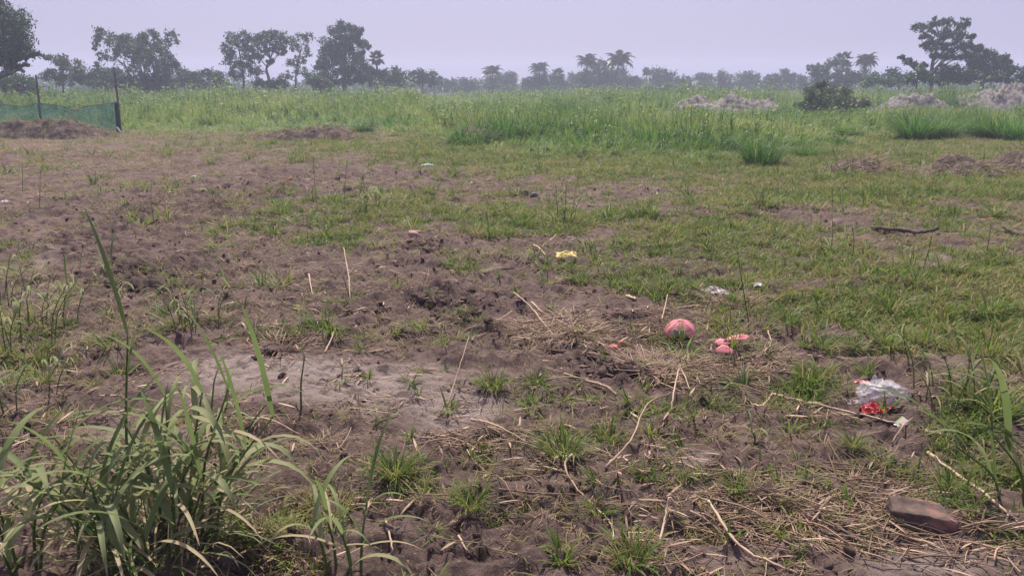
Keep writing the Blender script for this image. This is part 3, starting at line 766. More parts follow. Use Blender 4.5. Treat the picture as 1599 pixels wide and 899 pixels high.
def build_palms():
    fr = [frond_mesh() for _ in range(3)]; fan = [fan_mesh() for _ in range(2)]
    def palm(label, px, pyc, Y, Lpx, kind, n, lean=0, rt=.13):
        c = deep(px, pyc, Y); foot = np.array([c[0] - lean, Y, 0.0])
        root = empty('coconut_palm' if kind == 'frond' else 'date_palm' if kind == 'date' else 'fan_palm', foot, label, 'palm tree', 'palms along the horizon')
        mb = MB(); tube(mb, spline([(0, 0, -.1), (lean * .3, 0, c[2] * .5), (lean, 0, c[2])], 10), np.linspace(rt * 1.2, rt * .8, 10), 7, .5)
        link('trunk', mb.mesh('trunk', M['bark']), root)
        L = Lpx * Y / F
        for i in range(n):
            az = i * 2.4 + random.gauss(0, .2); u = (i + .5) / n
            if kind == 'fan':
                pit = 1.1 - 2.0 * u + random.gauss(0, .12); me = fan[i % 2]; nm = 'fan_leaf'
            else:
                pit = (.85 - 1.45 * u if kind == 'frond' else .9 - 1.5 * u) + random.gauss(0, .12); me = fr[i % 3]; nm = 'frond'
            o = link(nm, me, root, loc=(lean, 0, c[2]))
            o.matrix_local = Matrix.Translation((lean, 0, c[2])) @ Matrix.Rotation(az, 4, 'Z') @ Matrix.Rotation(-pit, 4, 'Y') @ Matrix.Scale(L * random.uniform(.85, 1.12), 4)
    palm('fan palm with round head against the tallest tree', 588, 92, 90, 15, 'fan', 22)
    palm('lone coconut palm beside a far round bush', 769, 113, 135, 21, 'frond', 20)
    palm('coconut palm with bushy head next to the far fan palm', 843, 109, 138, 21, 'frond', 22)
    palm('short far fan palm beside the bushy coconut palm', 871, 116, 138, 13, 'fan', 20)
    palm('tall coconut palm beside the pale full tree, with spiky upright crown', 917, 98, 128, 23, 'frond', 22)
    palm('tallest coconut palm with big drooping crown at the end of its row', 967, 96, 126, 27, 'frond', 26, .8)
    palm('small coconut palm half hidden behind the tallest coconut palm', 950, 104, 134, 19, 'frond', 18)
    palm('fan palm with shaggy neck rising from the drooping tree', 1317, 92, 106, 15, 'fan', 22)
    palm('fan palm with low shaggy skirt in the drooping tree', 1322, 106, 107, 13, 'fan', 18)
    palm('date palm with stiff round crown beside the fan palm', 1352, 97, 108, 22, 'date', 34)

def build_far_wood():
    mb = MB(); n = 40000
    x = rng.uniform(-150, 150, n); h = 2.5 + 1.5 * fbm(x, x * 0 + 3, 3, .06) + 1.1 * fbm(x, x * 0, 2, .3)
    z = rng.random(n) ** .7 * np.clip(h, 1.6, 6); y = 158 + 14 * rng.random(n)
    leaves(mb, (np.stack([x, y, z], -1), np.full(n, .3)), n, .38, .1, .6)
    link('far_wood', mb.mesh('far_wood', M['crown']), None, 'low bluish line of far-off trees closing the plain', 'far trees', None, 'stuff')

# ------------------------------------------------------------------ heaps
M['sand'] = solid_mat('heap_sand', [(.34, (.085, .076, .068)), (.48, (.17, .155, .138)), (.64, (.27, .25, .225))], 3.0, .95, .9, 7, .1, 9)
M['dirt'] = solid_mat('heap_dirt', [(.3, (.040, .029, .025)), (.5, (.105, .078, .064)), (.7, (.20, .155, .125))], 6, .95, 1.0, 16, .1, 9)
def heap(name, label, cat, pts, Y, base_py, mat, depth, rough=.25, n=(70, 26), straw=0, green=0, skirt=1.0):
    """a heap whose crest follows photo points (px, py) at depth Y; height falls off to the ground on both sides"""
    cr = np.array([deep(px, py, Y) for px, py in pts]); x0, x1 = cr[0, 0], cr[-1, 0]
    cxm = (x0 + x1) / 2
    root = empty(name, (cxm, Y, 0), label, cat)
    u = np.linspace(x0 - .1, x1 + .1, n[0]); v = np.linspace(-1, 1, n[1])
    U, Vv = np.meshgrid(u, v)
    hc = np.interp(U, cr[:, 0], np.clip(cr[:, 2] - (.38 if mat == 'sand' else 0), .02, None)) * np.clip(np.minimum(U - x0 + .1, x1 + .1 - U) / .35, 0, 1) ** .6
    prof = np.clip(1 - np.abs(Vv) ** 1.6, 0, 1)
    yy = Y + Vv * depth
    nz = 1.1 * fbm(U, yy, 3, .9) + .5 * fbm(U, yy, 3, 2.6) + .45 * (np.abs(fbm(U + 9, yy, 3, 3.3)) * 2 - .6) - .25
    Z = hc * prof * np.clip(1 + 1.0 * rough * nz, .72, 1.18) + (.05 * fbm(U, yy + 4, 4, 3.5) + (.22 * (np.abs(perlin(U * 1.7, yy * 2.4)) + .5 * np.abs(perlin(U * 4.1, yy * 4.6 + 9)) - .35) if mat == 'sand' else 0)) * prof * np.clip(hc / .3, 0, 1) - .04
    g0 = np.array(ground_z(U.ravel(), yy.ravel())).reshape(U.shape)
    Z = Z + g0
    nt, nr = n
    i = np.arange(nr - 1)[:, None] * nt; j = np.arange(nt - 1)[None, :]
    Q = np.stack([i + j, i + j + 1, i + nt + j + 1, i + nt + j], -1).reshape(-1, 4)
    me = mesh_np('mound', np.stack([U.ravel() - cxm, yy.ravel() - Y, Z.ravel()], -1), Q, M[mat], None, True)
    link('mound', me, root)
    if straw:
        mb = MB()
        for _ in range(straw):
            a, b = random.randrange(nr), random.randrange(nt)
            if prof[a, b] < .05: continue
            p = np.array([U[a, b] - cxm, yy[a, b] - Y, Z[a, b] + .01]); L = random.uniform(.08, .4); az = random.gauss(0, .8); e = random.gauss(.15, .25)
            q = p + L * np.array([math.cos(az), math.sin(az), e])
            tube(mb, spline([p, (p + q) / 2 + np.array([0, 0, random.gauss(0, .03)]), q], 4), random.uniform(.003, .006), 4, random.uniform(0, .8), False)
        o = link('dead_stalks', mb.mesh('dead_stalks', M['straw']), root); o['kind'] = 'stuff'
    if green:
        mb = MB()
        for _ in range(green):
            a, b = random.randrange(nr), random.randrange(nt)
            if prof[a, b] < .03: continue
            blade(mb, (U[a, b] - cxm, yy[a, b] - Y, Z[a, b] - .02), random.uniform(0, 6.28), random.uniform(.08, .35), .012, random.uniform(.6, 1.4), random.uniform(.2, 1.4), 3, random.uniform(.1, .8), 0)
        o = link('grass', mb.mesh('grass', M['grass']), root); o['kind'] = 'stuff'
    return root
def build_heaps():
    heap('sand_heap', 'long pale sand heap left of the big green shrub', 'sand heap', [(1048, 160), (1060, 147), (1078, 142), (1098, 142), (1115, 148), (1128, 142), (1150, 139), (1168, 141), (1188, 146), (1206, 147), (1222, 158)], 47, 172, 'sand', 2.2, .24, (130, 40), 0, 260)
    heap('sand_heap', 'low small sand heap just right of the big green shrub', 'sand heap', [(1330, 158), (1338, 146), (1356, 147), (1366, 158)], 45, 170, 'sand', 1.2, .22, (50, 24), 0, 60)
    heap('sand_heap', 'middle sand heap below the layered tree', 'sand heap', [(1372, 156), (1392, 146), (1410, 138), (1428, 134), (1446, 133), (1462, 140), (1476, 152)], 47, 170, 'sand', 2.0, .24, (90, 36), 0, 140)
    heap('sand_heap', 'tallest sand heap below the dark spreading tree', 'sand heap', [(1480, 152), (1500, 140), (1530, 138), (1556, 130), (1580, 126), (1610, 124), (1650, 128), (1700, 150)], 49, 170, 'sand', 2.6, .24, (120, 40), 0, 180)
    heap('brush_heap', 'low heap of dug soil and cut brush in front of the tall grass', 'soil heap', [(375, 216), (400, 210), (430, 203), (455, 199), (480, 192), (505, 194), (530, 197), (550, 206), (570, 214)], 23.5, 216, 'dirt', 1.0, .3, (110, 30), 380, 420)
    heap('soil_heap', 'small brown soil heap at the foot of the bright grass mound', 'soil heap', [(695, 214), (708, 204), (725, 198), (745, 200), (765, 204), (775, 214)], 22, 212, 'dirt', .8, .35, (60, 24), 120, 50)
    heap('soil_heap', 'long ridge of dried soil and roots near the dark grass tuft', 'soil heap', [(1285, 284), (1300, 262), (1318, 244), (1345, 241), (1370, 248), (1400, 254), (1415, 262)], 13.9, 270, 'dirt', .8, .28, (90, 26), 320, 320)
    heap('soil_heap', 'crusty dark soil heap farther along the dried ridge', 'soil heap', [(1425, 264), (1450, 254), (1475, 243), (1500, 240), (1525, 246), (1550, 258), (1562, 268)], 14.0, 268, 'dirt', .8, .28, (80, 26), 260, 200)
    heap('soil_heap', 'last dark hump of the dried soil ridge', 'soil heap', [(1545, 262), (1565, 246), (1590, 240), (1620, 242), (1660, 262)], 14.6, 264, 'dirt', .8, .28, (60, 26), 160, 160)
    heap('soil_bank', 'low bank of soil and weeds at the foot of the net fence', 'soil bank', [(-80, 200), (-20, 190), (30, 186), (70, 185), (110, 188), (140, 195), (172, 208)], 24.5, 212, 'dirt', .9, .3, (110, 26), 500, 700)

# ------------------------------------------------------------------ net fence
def build_fence():
    Y = 26.5
    p1, p2 = deep(180, 212, Y), deep(62, 200, Y)
    root = empty('net_fence', (p1[0], Y, 0), 'sagging teal net fence on two wooden posts', 'fence')
    o_ = np.array([p1[0], Y, 0])
    m = solid_mat('weathered_post', [(.2, (.10, .085, .085)), (.8, (.22, .19, .18))], 8, .9, .5, 30)
    for (bx, by), (tx, ty) in (((188, 208), (178, 105)), ((64, 204), (56, 117))):
        b, t_ = deep(bx, by, Y) - o_, deep(tx, ty, Y) - o_
        b[2] = -.3
        mb = MB(); P = spline([b, (b + t_) / 2 + np.array([.015, 0, 0]), t_], 9)
        tube(mb, P, np.linspace(.042, .032, 9), 8, .5); link('post', mb.mesh('post', m), root)
    mm, N, L = new_mat('net_mesh')
    geo = N.new('ShaderNodeTexCoord')
    nz = N.new('ShaderNodeTexNoise'); nz.inputs['Scale'].default_value = 3.0; L.new(geo.outputs['Object'], nz.inputs['Vector'])
    r = rampnode(N, [(.3, (.012, .070, .098)), (.7, (.024, .130, .170))]); L.new(nz.outputs['Fac'], r.inputs[0])
    d = N.new('ShaderNodeBsdfDiffuse'); L.new(r.outputs[0], d.inputs[0])
    tl = N.new('ShaderNodeBsdfTranslucent'); L.new(r.outputs[0], tl.inputs[0])
    ma = N.new('ShaderNodeMixShader'); L.new(d.outputs[0], ma.inputs[1]); L.new(tl.outputs[0], ma.inputs[2])
    tp = N.new('ShaderNodeBsdfTransparent'); mx = N.new('ShaderNodeMixShader'); mx.inputs[0].default_value = .5
    L.new(tp.outputs[0], mx.inputs[1]); L.new(ma.outputs[0], mx.inputs[2])
    oo = N.new('ShaderNodeOutputMaterial'); L.new(mx.outputs[0], oo.inputs[0])
    def net(topline, botline, nx=40, nzz=10):
        T = spline([deep(px, py, Y) - o_ for px, py in topline], nx); B = spline([deep(px, py, Y) - o_ for px, py in botline], nx)
        f = np.linspace(0, 1, nzz)[:, None, None]
        V = (T[None] * (1 - f) + B[None] * f)
        V[..., 1] += -.09 + .05 * np.sin(V[..., 0] * 5 + V[..., 2] * 3) + .05 * perlin(V[..., 0] * 2, V[..., 2] * 3)
        i = np.arange(nzz - 1)[:, None] * nx; j = np.arange(nx - 1)[None, :]
        Q = np.stack([i + j, i + nx + j, i + nx + j + 1, i + j + 1], -1).reshape(-1, 4)
        link('netting', mesh_np('netting', V.reshape(-1, 3), Q, mm, None, True), root)
        mb = MB(); P = V[0].copy(); tube(mb, P, .010, 5, .5); link('hem_rope', mb.mesh('hem_rope', m), root)
    net([(-90, 160), (-30, 163), (0, 162), (40, 166), (62, 161), (100, 166), (118, 174)], [(-90, 202), (0, 200), (60, 198), (118, 198)])
    net([(118, 174), (136, 166), (160, 163), (183, 160)], [(118, 198), (140, 200), (165, 204), (187, 204)], 24)
    mb = MB()
    P = [deep(183, 160, Y) - o_, deep(186, 185, Y) - o_, deep(188, 206, Y) - o_]
    for q in P: q[1] -= .1
    tube(mb, spline(P, 10), np.linspace(.05, .08, 10), 7, .5)
    mk = solid_mat('bunched_net', [(.2, (.01, .025, .03)), (.8, (.02, .06, .065))], 20, .8, .5, 40)
    link('bunched_net', mb.mesh('bunched_net', mk), root)
    mb = MB(); a = deep(182, 198, Y - .3); b = deep(190, 209, Y - .3)
    tube(mb, spline([a, (a + b) / 2 + np.array([-.02, 0, .02]), b], 6), [.02, .03, .035, .03, .03, .02], 6, .5)
    link('white_strip', mb.mesh('white_strip', M['white']), None, 'white plastic strip tied at the foot of the net fence post', 'plastic strip')
    # bent dead branch hanging before the net
    mb = MB(); tube(mb, spline([deep(106, 182, Y - .5), deep(112, 170, Y - .5), deep(128, 172, Y - .5)], 10), np.linspace(.018, .01, 10), 5, .7)
    tube(mb, spline([deep(109, 180, Y - .5), deep(113, 190, Y - .5), deep(116, 202, Y - .5)], 8), .018, 5, .7)
    link('dead_branch', mb.mesh('dead_branch', M['stick']), None, 'pale bent dead branch stuck in the soil bank before the net', 'branch')
M['white'] = solid_mat('white_plastic', [(.3, (.55, .54, .56)), (.7, (.78, .77, .78))], 20, .5, .2, 30)

build_trees(); build_bamboo(); build_palms(); build_far_wood(); build_heaps(); build_fence()
# ------------------------------------------------------------------ reed-like grass plants with single leaves
def leaf_var(L, w, el, curl, seed, t):
    random.seed(seed); mb = MB()
    blade(mb, (0, 0, 0), 0.0, L, w, el, curl, 9, t, .35, random.gauss(0, .35))
    return mb.mesh('leaf', M['reed'])
LEAF = [leaf_var(1.0, w, el, cu, q, t) for q, (w, el, cu, t) in enumerate([(.050, 1.25, .7, .44), (.060, 1.15, 1.5, .56), (.062, 1.25, 2.1, .62), (.066, 1.0, 2.4, .72), (.052, .9, 1.1, .44), (.060, 1.35, 2.7, .64), (.045, .6, 1.3, .95), (.044, 1.35, .3, .42)])]
random.seed(21)
def reed_plant(label, base, stems, name='reed_grass', group=None, leafL=.36, seed=1, azs=None):
    """stems: list of (dx, dy, height, lean_x, lean_y, n_leaves)"""
    random.seed(seed)
    root = empty(name, base, label, 'grass plant', group)
    for dx, dy, h, lx, ly, nl in stems:
        z0 = gz(base[0] + dx, base[1] + dy) - base[2]
        P = spline([(dx, dy, z0 - .02), (dx + lx * .25, dy + ly * .35, z0 + h * .5), (dx + lx, dy + ly, z0 + h)], 9)
        mb = MB(); tube(mb, P, np.linspace(.0055, .0028, 9) * (.6 if name == 'weed_clump' else 1), 6, .42)
        st = link('stem', mb.mesh('stem', M['reed']), root)
        for k in range(nl):
            u = .25 + .75 * (k + .6) / nl
            p = P[min(8, int(round(u * 8)))]
            az = k * 2.5 + random.uniform(-.7, .7) + dx * 9
            q = random.choice([1, 2, 2, 3, 3, 5, 6, 6, 4]) if u < .9 else random.choice([0, 7, 1, 4])
            if h > .6 and u > .6: q = 7
            if azs: az = random.choice(azs) + random.gauss(0, .2); q = random.choice([0, 1, 4, 7])
            L = leafL * random.uniform(.6, 1.15)
            o = link('leaf', LEAF[q], st)
            o.matrix_local = Matrix.Translation(tuple(p)) @ Matrix.Rotation(az, 4, 'Z') @ Matrix.Diagonal((L, L * random.uniform(.75, 1.25), L * random.uniform(.85, 1.1), 1))
    return root
def gen_stems(n, rad, h, lean, nl=(3, 6)):
    out = []
    for _ in range(n):
        a = random.uniform(0, 6.28); r = rad * math.sqrt(random.random())
        out.append((r * math.cos(a), r * math.sin(a), random.uniform(*h), lean * random.gauss(0, 1) + r * math.cos(a) * .7, lean * random.gauss(0, 1) + r * math.sin(a) * .5, random.randint(*nl)))
    return out
def fine_tuft(mesh, label, p, s, name='grass_tuft', group=None, cat='grass tuft', sz=None, rz=None):
    return link(name, mesh, None, label, cat, group, None, p, (0, 0, random.uniform(0, 6.28) if rz is None else rz), (s, s, sz or s))

def build_plants():
    random.seed(3)
    b = at(258, 850)
    st = gen_stems(22, .16, (.18, .44), .06, (4, 5))
    st += [(-.13, .06, .68, .05, .03, 5), (.10, .05, .50, .12, .04, 5), (.16, .0, .45, .22, .02, 5), (.05, .1, .46, .06, .05, 5), (-.2, .02, .38, -.14, .02, 4)]
    rt = reed_plant('big leafy reed grass clump with long arching blades beside the bare sandy patch', b, st, leafL=.40, seed=5)
    random.seed(77)
    link('inner_blades', tuft_mesh('inner_blades', 170, .46, .008, .22, (.6, 1.5), (.3, 2.0), (.05, .8), .3, 'reed', 6, .3, .35), rt, kind='stuff')
    b = at(60, 880)
    reed_plant('reed grass clump with pale drooping blades beside the biggest reed clump', b, gen_stems(9, .14, (.18, .36), .06, (3, 5)), leafL=.38, seed=8)
    b = at(545, 893)
    reed_plant('low reed grass sprout with bright blades at the edge of the biggest reed clump', b, gen_stems(5, .07, (.10, .22), .04, (3, 4)), leafL=.28, seed=9)
    b = at(600, 668)
    reed_plant('lone thin reed shoot leaning over the sandy patch', b, [(-.06, 0, .05, .12, .02, 5)], leafL=.15, seed=12)
    b = at(470, 640)
    reed_plant('slender reed shoot standing at the edge of the sandy patch', b, [(0, 0, .26, .03, .02, 4)], leafL=.16, seed=13)
    b = at(345, 700)
    reed_plant('upright bright reed shoot just behind the biggest reed clump', b, [(0, 0, .22, .05, .0, 4), (-.05, .03, .3, .02, .05, 4), (.1, .02, .2, .1, 0, 3)], leafL=.24, seed=14)
    for i, (px, py, n, h, lab) in enumerate([(18, 545, 12, .45, 'dense pale-leaved weed clump by the bare soil edge'), (60, 500, 8, .38, 'pale-leaved weed clump behind the dense one'), (30, 640, 7, .28, 'low ragged weed clump in front of the dense pale-leaved one'), (-20, 470, 9, .5, 'tall weed clump half out of view behind the pale-leaved ones')]):
        reed_plant(lab, at(px, py), gen_stems(n, .22, (h * .5, h), .07, (4, 6)), 'weed_clump', None, .2, 30 + i)
    b = at(1640, 800)
    reed_plant('reed grass reaching in with long thin blades beside the broken brick', b, [(0, 0, .34, -.06, .05, 5), (-.05, .06, .3, -.16, .02, 5), (.05, -.1, .3, -.08, 0, 4), (-.12, .1, .2, -.18, .05, 4)], leafL=.44, seed=41, azs=[2.7, 3.0, 3.5])
    b = at(1180, 690)
    reed_plant('curved lone blade plant on the bare soil near the white carton', b, [(0, 0, .05, -.02, .02, 4)], leafL=.17, seed=44)
    b = at(315, 505)
    reed_plant('grey-green weed clump on the churned soil left of the dead brown tuft', b, gen_stems(9, .16, (.15, .30), .05, (4, 5)), 'weed_clump', None, .17, 47)
    b = at(215, 455); reed_plant('flattened weed on the dark churned soil', b, gen_stems(6, .15, (.08, .18), .06, (3, 5)), 'weed_clump', None, .17, 48)
    b = at(565, 335); reed_plant('broad-bladed weed standing in the middle green strip', b, gen_stems(7, .2, (.25, .5), .06, (4, 5)), 'weed_clump', None, .28, 49)
    b = at(885, 345); reed_plant('spindly weed clump behind the yellow scrap', b, gen_stems(7, .25, (.2, .55), .06, (3, 5)), 'weed_clump', None, .22, 50)
    b = at(1480, 625); reed_plant('half-dried weed clump with bent tan stalks beside the plastic bag', b, gen_stems(12, .17, (.15, .32), .07, (3, 5)), 'weed_clump', None, .17, 51)
    # fine tufts
    T1 = [tuft_mesh('grass_tuft', 110, .24, .006, .05, (.7, 1.45), (.4, 1.8), (.15, .6), .18, 'grass', 5, .3) for _ in range(3)]
    T2 = [tuft_mesh('dead_tuft', 120, .16, .004, .10, (.1, 1.0), (.1, 1.2), (-.3, .5), 0, 'straw', 4) for _ in range(2)]
    T3 = [tuft_mesh('tall_tuft', 420, 1.0, .011, .30, (.8, 1.5), (.1, 1.6), (.02, .6), .03, 'field', 4, 0, .25) for _ in range(3)]
    T5 = tuft_mesh('dark_tuft', 460, 1.0, .011, .30, (.8, 1.5), (.1, 1.5), (0, .28), .02, 'field', 4, 0, .3)
    T4 = [tuft_mesh('sprout', 16, .11, .007, .015, (.5, 1.4), (.2, 1.2), (.3, .6), .06, 'grass', 4, .3) for _ in range(3)]
    for i, (px, py, s, lab) in enumerate([(880, 715, .95, 'thick drooping grass tuft on the trampled straw'), (985, 880, .75, 'yellowish grass tuft on the smooth bare soil'), (935, 795, .5, 'small fresh tuft above a curved dry stem'),
            (770, 612, .8, 'broad low tuft at the edge of the sandy patch'), (615, 745, .8, 'spiky tuft beside the scattered straw'), (735, 795, .6, 'flat tuft beside the peeled twig'), (840, 600, .55, 'small tuft by the dark churned clods'),
            (950, 690, .7, 'loose leafy tuft beside the thick drooping one'), (1010, 740, .5, 'little tuft at the start of the straw mat'), (1150, 770, .6, 'tuft poking through the straw mat'), (1330, 700, .5, 'low tuft in front of the white carton'),
            (1265, 600, 1.0, 'bright green tuft left of the plastic bag'), (1555, 640, 1.2, 'leafy green tuft right of the plastic bag'), (1390, 490, 1.2, 'dark green tuft in the biggest grass patch'), (1540, 490, 1.2, 'soft green tuft at the side of the biggest grass patch'),
            (430, 370, 1.1, 'yellow-green tuft in front of the middle green strip'), (510, 375, 1.2, 'very bright green low tuft on dark soil'), (700, 415, .8, 'tuft near the pinkish stone'), (910, 435, .8, 'trampled tuft near the yellow scrap'), (1040, 455, .9, 'tuft behind the churned hole')]):
        fine_tuft(T1[i % 3], lab, at(px, py), s)
    fine_tuft(T2[0], 'dead brown grass tuft pulled up with its roots', at(432, 548), 1.4, 'dead_grass_tuft')
    fine_tuft(T2[1], 'matted dead grass tuft beside the pink shards', at(1145, 478), 1.6, 'dead_grass_tuft')
    fine_tuft(T2[0], 'thin dead grass mat by the sticks and clods', at(905, 520), 1.7, 'dead_grass_tuft', sz=.7)
    fine_tuft(T2[1], 'dead roots tangled on the clods below the pink bowl', at(1010, 578), 1.5, 'dead_grass_tuft', sz=.8)
    for i in range(30):
        px, py = [(random.uniform(830, 1010), random.uniform(498, 535)), (random.uniform(1020, 1210), random.uniform(556, 602)), (random.uniform(1060, 1180), random.uniform(462, 495)), (random.uniform(1100, 1400), random.uniform(760, 830))][i % 4]
        w_ = ['on the pile of split canes', 'below the pink shards', 'behind the pink bowl', 'in the straw before the brick'][i % 4]
        fine_tuft(T2[i % 2], 'flattened mat of dead grass and roots ' + w_, at(px, py), random.uniform(.9, 1.6), 'dead_grass_mat', 'dead grass mats ' + w_, 'dead grass', sz=random.uniform(.4, .7))
    for i, (px, py, s, sz, lab) in enumerate([(1188, 258, .95, .80, 'dark isolated tuft of tall grass at the field edge'), (1120, 235, .9, .6, 'light tuft of tall grass left of the dark isolated tuft'), (860, 215, 1.9, 1.0, 'dark mound of tall grass standing above the field edge'),
            (790, 218, 1.5, .8, 'tall grass mound beside the small brown soil heap'), (910, 205, 1.7, 1.15, 'bright top of the grass mound at the field edge'), (740, 222, 1.0, .6, 'leaning tall grass at the small brown soil heap'),
            (335, 200, 1.2, .62, 'dark bushy weed in the grass past the net fence'), (568, 207, .9, .55, 'dark bushy weed at the end of the brush heap'), (1425, 208, 1.6, 1.15, 'tall weed bush below the layered tree, first in its row'),
            (1470, 216, 1.5, 1.0, 'tall weed bush second in the row by the path'), (1530, 212, 1.6, 1.15, 'tall weed bush third in the row by the path'), (1585, 220, 1.5, .95, 'last tall weed bush in the row by the path')]):
        p = at(px, py); fine_tuft(T5 if 'dark' in lab else T3[i % 3], lab, p, s, 'tall_grass_clump', sz=sz)
    for i in range(26):
        u = random.random(); px = 720 + 300 * u; py = 222 - 14 * math.sin(u * 3.1) + random.uniform(-16, 10)
        fine_tuft((T3 + [T5])[i % 4], 'leafy tall grass clump making up the raised grass mound', at(px, py), random.uniform(.9, 1.5), 'tall_grass_clump', 'clumps of the raised grass mound', sz=random.uniform(.7, 1.25) * (.6 + .6 * math.sin(u * 3.1)))
    for i in range(30):
        px = random.uniform(1045, 1235) if i % 2 else random.uniform(1330, 1640)
        fine_tuft(T3[i % 3], 'grass clump standing right before a sand heap', at(px, random.uniform(176, 186)), random.uniform(.9, 1.5), 'tall_grass_clump', 'grass clumps before the sand heaps', sz=random.uniform(.4, 1.0))
    for i in range(14):
        px = random.uniform(1370, 1640); py = random.uniform(192, 222)
        fine_tuft((T3 + [T5])[i % 4], 'leafy weed clump among the tall weed bushes by the path', at(px, py), random.uniform(1.1, 1.7), 'tall_grass_clump', 'weed clumps by the path', sz=random.uniform(.7, 1.15))
    for i in range(18):
        px = random.uniform(1000, 1330); py = random.uniform(196, 245)
        fine_tuft(T3[i % 3], 'loose grass clump in the lower grass before the sand heaps', at(px, py), random.uniform(.6, 1.1), 'tall_grass_clump', 'loose clumps before the sand heaps', sz=random.uniform(.25, .55))
    for i in range(70):
        px, py = [(random.uniform(620, 1050), random.uniform(600, 895)), (random.uniform(1040, 1420), random.uniform(640, 890)), (random.uniform(450, 800), random.uniform(430, 620)), (random.uniform(800, 1230), random.uniform(420, 640))][i % 4]
        w_ = ['on the bare soil around the thick drooping tuft', 'among the straw between white carton and brick', 'on the rutted soil behind the sandy patch', 'on the churned soil around the pink bowl'][i % 4]
        fine_tuft(T4[i % 3], 'small green grass sprout ' + w_, at(px, py), random.uniform(.6, 1.3), 'grass_sprout', 'grass sprouts ' + w_, 'grass sprout')
    # thin upright weed stalks
    for i, (px, py, top, lean) in enumerate([(497, 336, 243, -8), (537, 318, 250, 5), (842, 268, 205, 0), (880, 360, 315, 3), (1170, 500, 385, -20), (1295, 395, 335, 4), (1330, 410, 350, 0), (1540, 400, 345, 8), (1215, 335, 275, 0), (1300, 330, 290, 0), (1440, 425, 345, 20), (240, 345, 280, -4), (35, 300, 255, 0), (60, 320, 265, 3), (1420, 560, 505, -8), (740, 180, 140, 0), (610, 250, 205, -3), (1265, 210, 150, 0), (985, 225, 175, 2), (1120, 220, 165, -2)]):
        b = at(px, py); tp = deep(px + lean, top, b[1]) - b
        mb = MB(); P = spline([(0, 0, -.02), tp * .5 + np.array([random.gauss(0, .01), 0, 0]), tp], 8); tube(mb, P, np.linspace(.0042, .002, 8), 5, .3)
        root = empty('weed_stalk', b, 'thin dark upright weed stalk standing above the grass', 'weed stalk', 'thin upright weed stalks')
        link('stem', mb.mesh('stem', M['reed']), root)
        for k in range(random.randint(2, 5)):
            p = P[random.randint(3, 7)]
            o = link('leaf', LEAF[random.choice([1, 2, 4])], root); L = random.uniform(.06, .14)
            o.matrix_local = Matrix.Translation(tuple(p)) @ Matrix.Rotation(random.uniform(0, 6.28), 4, 'Z') @ Matrix.Scale(L, 4)

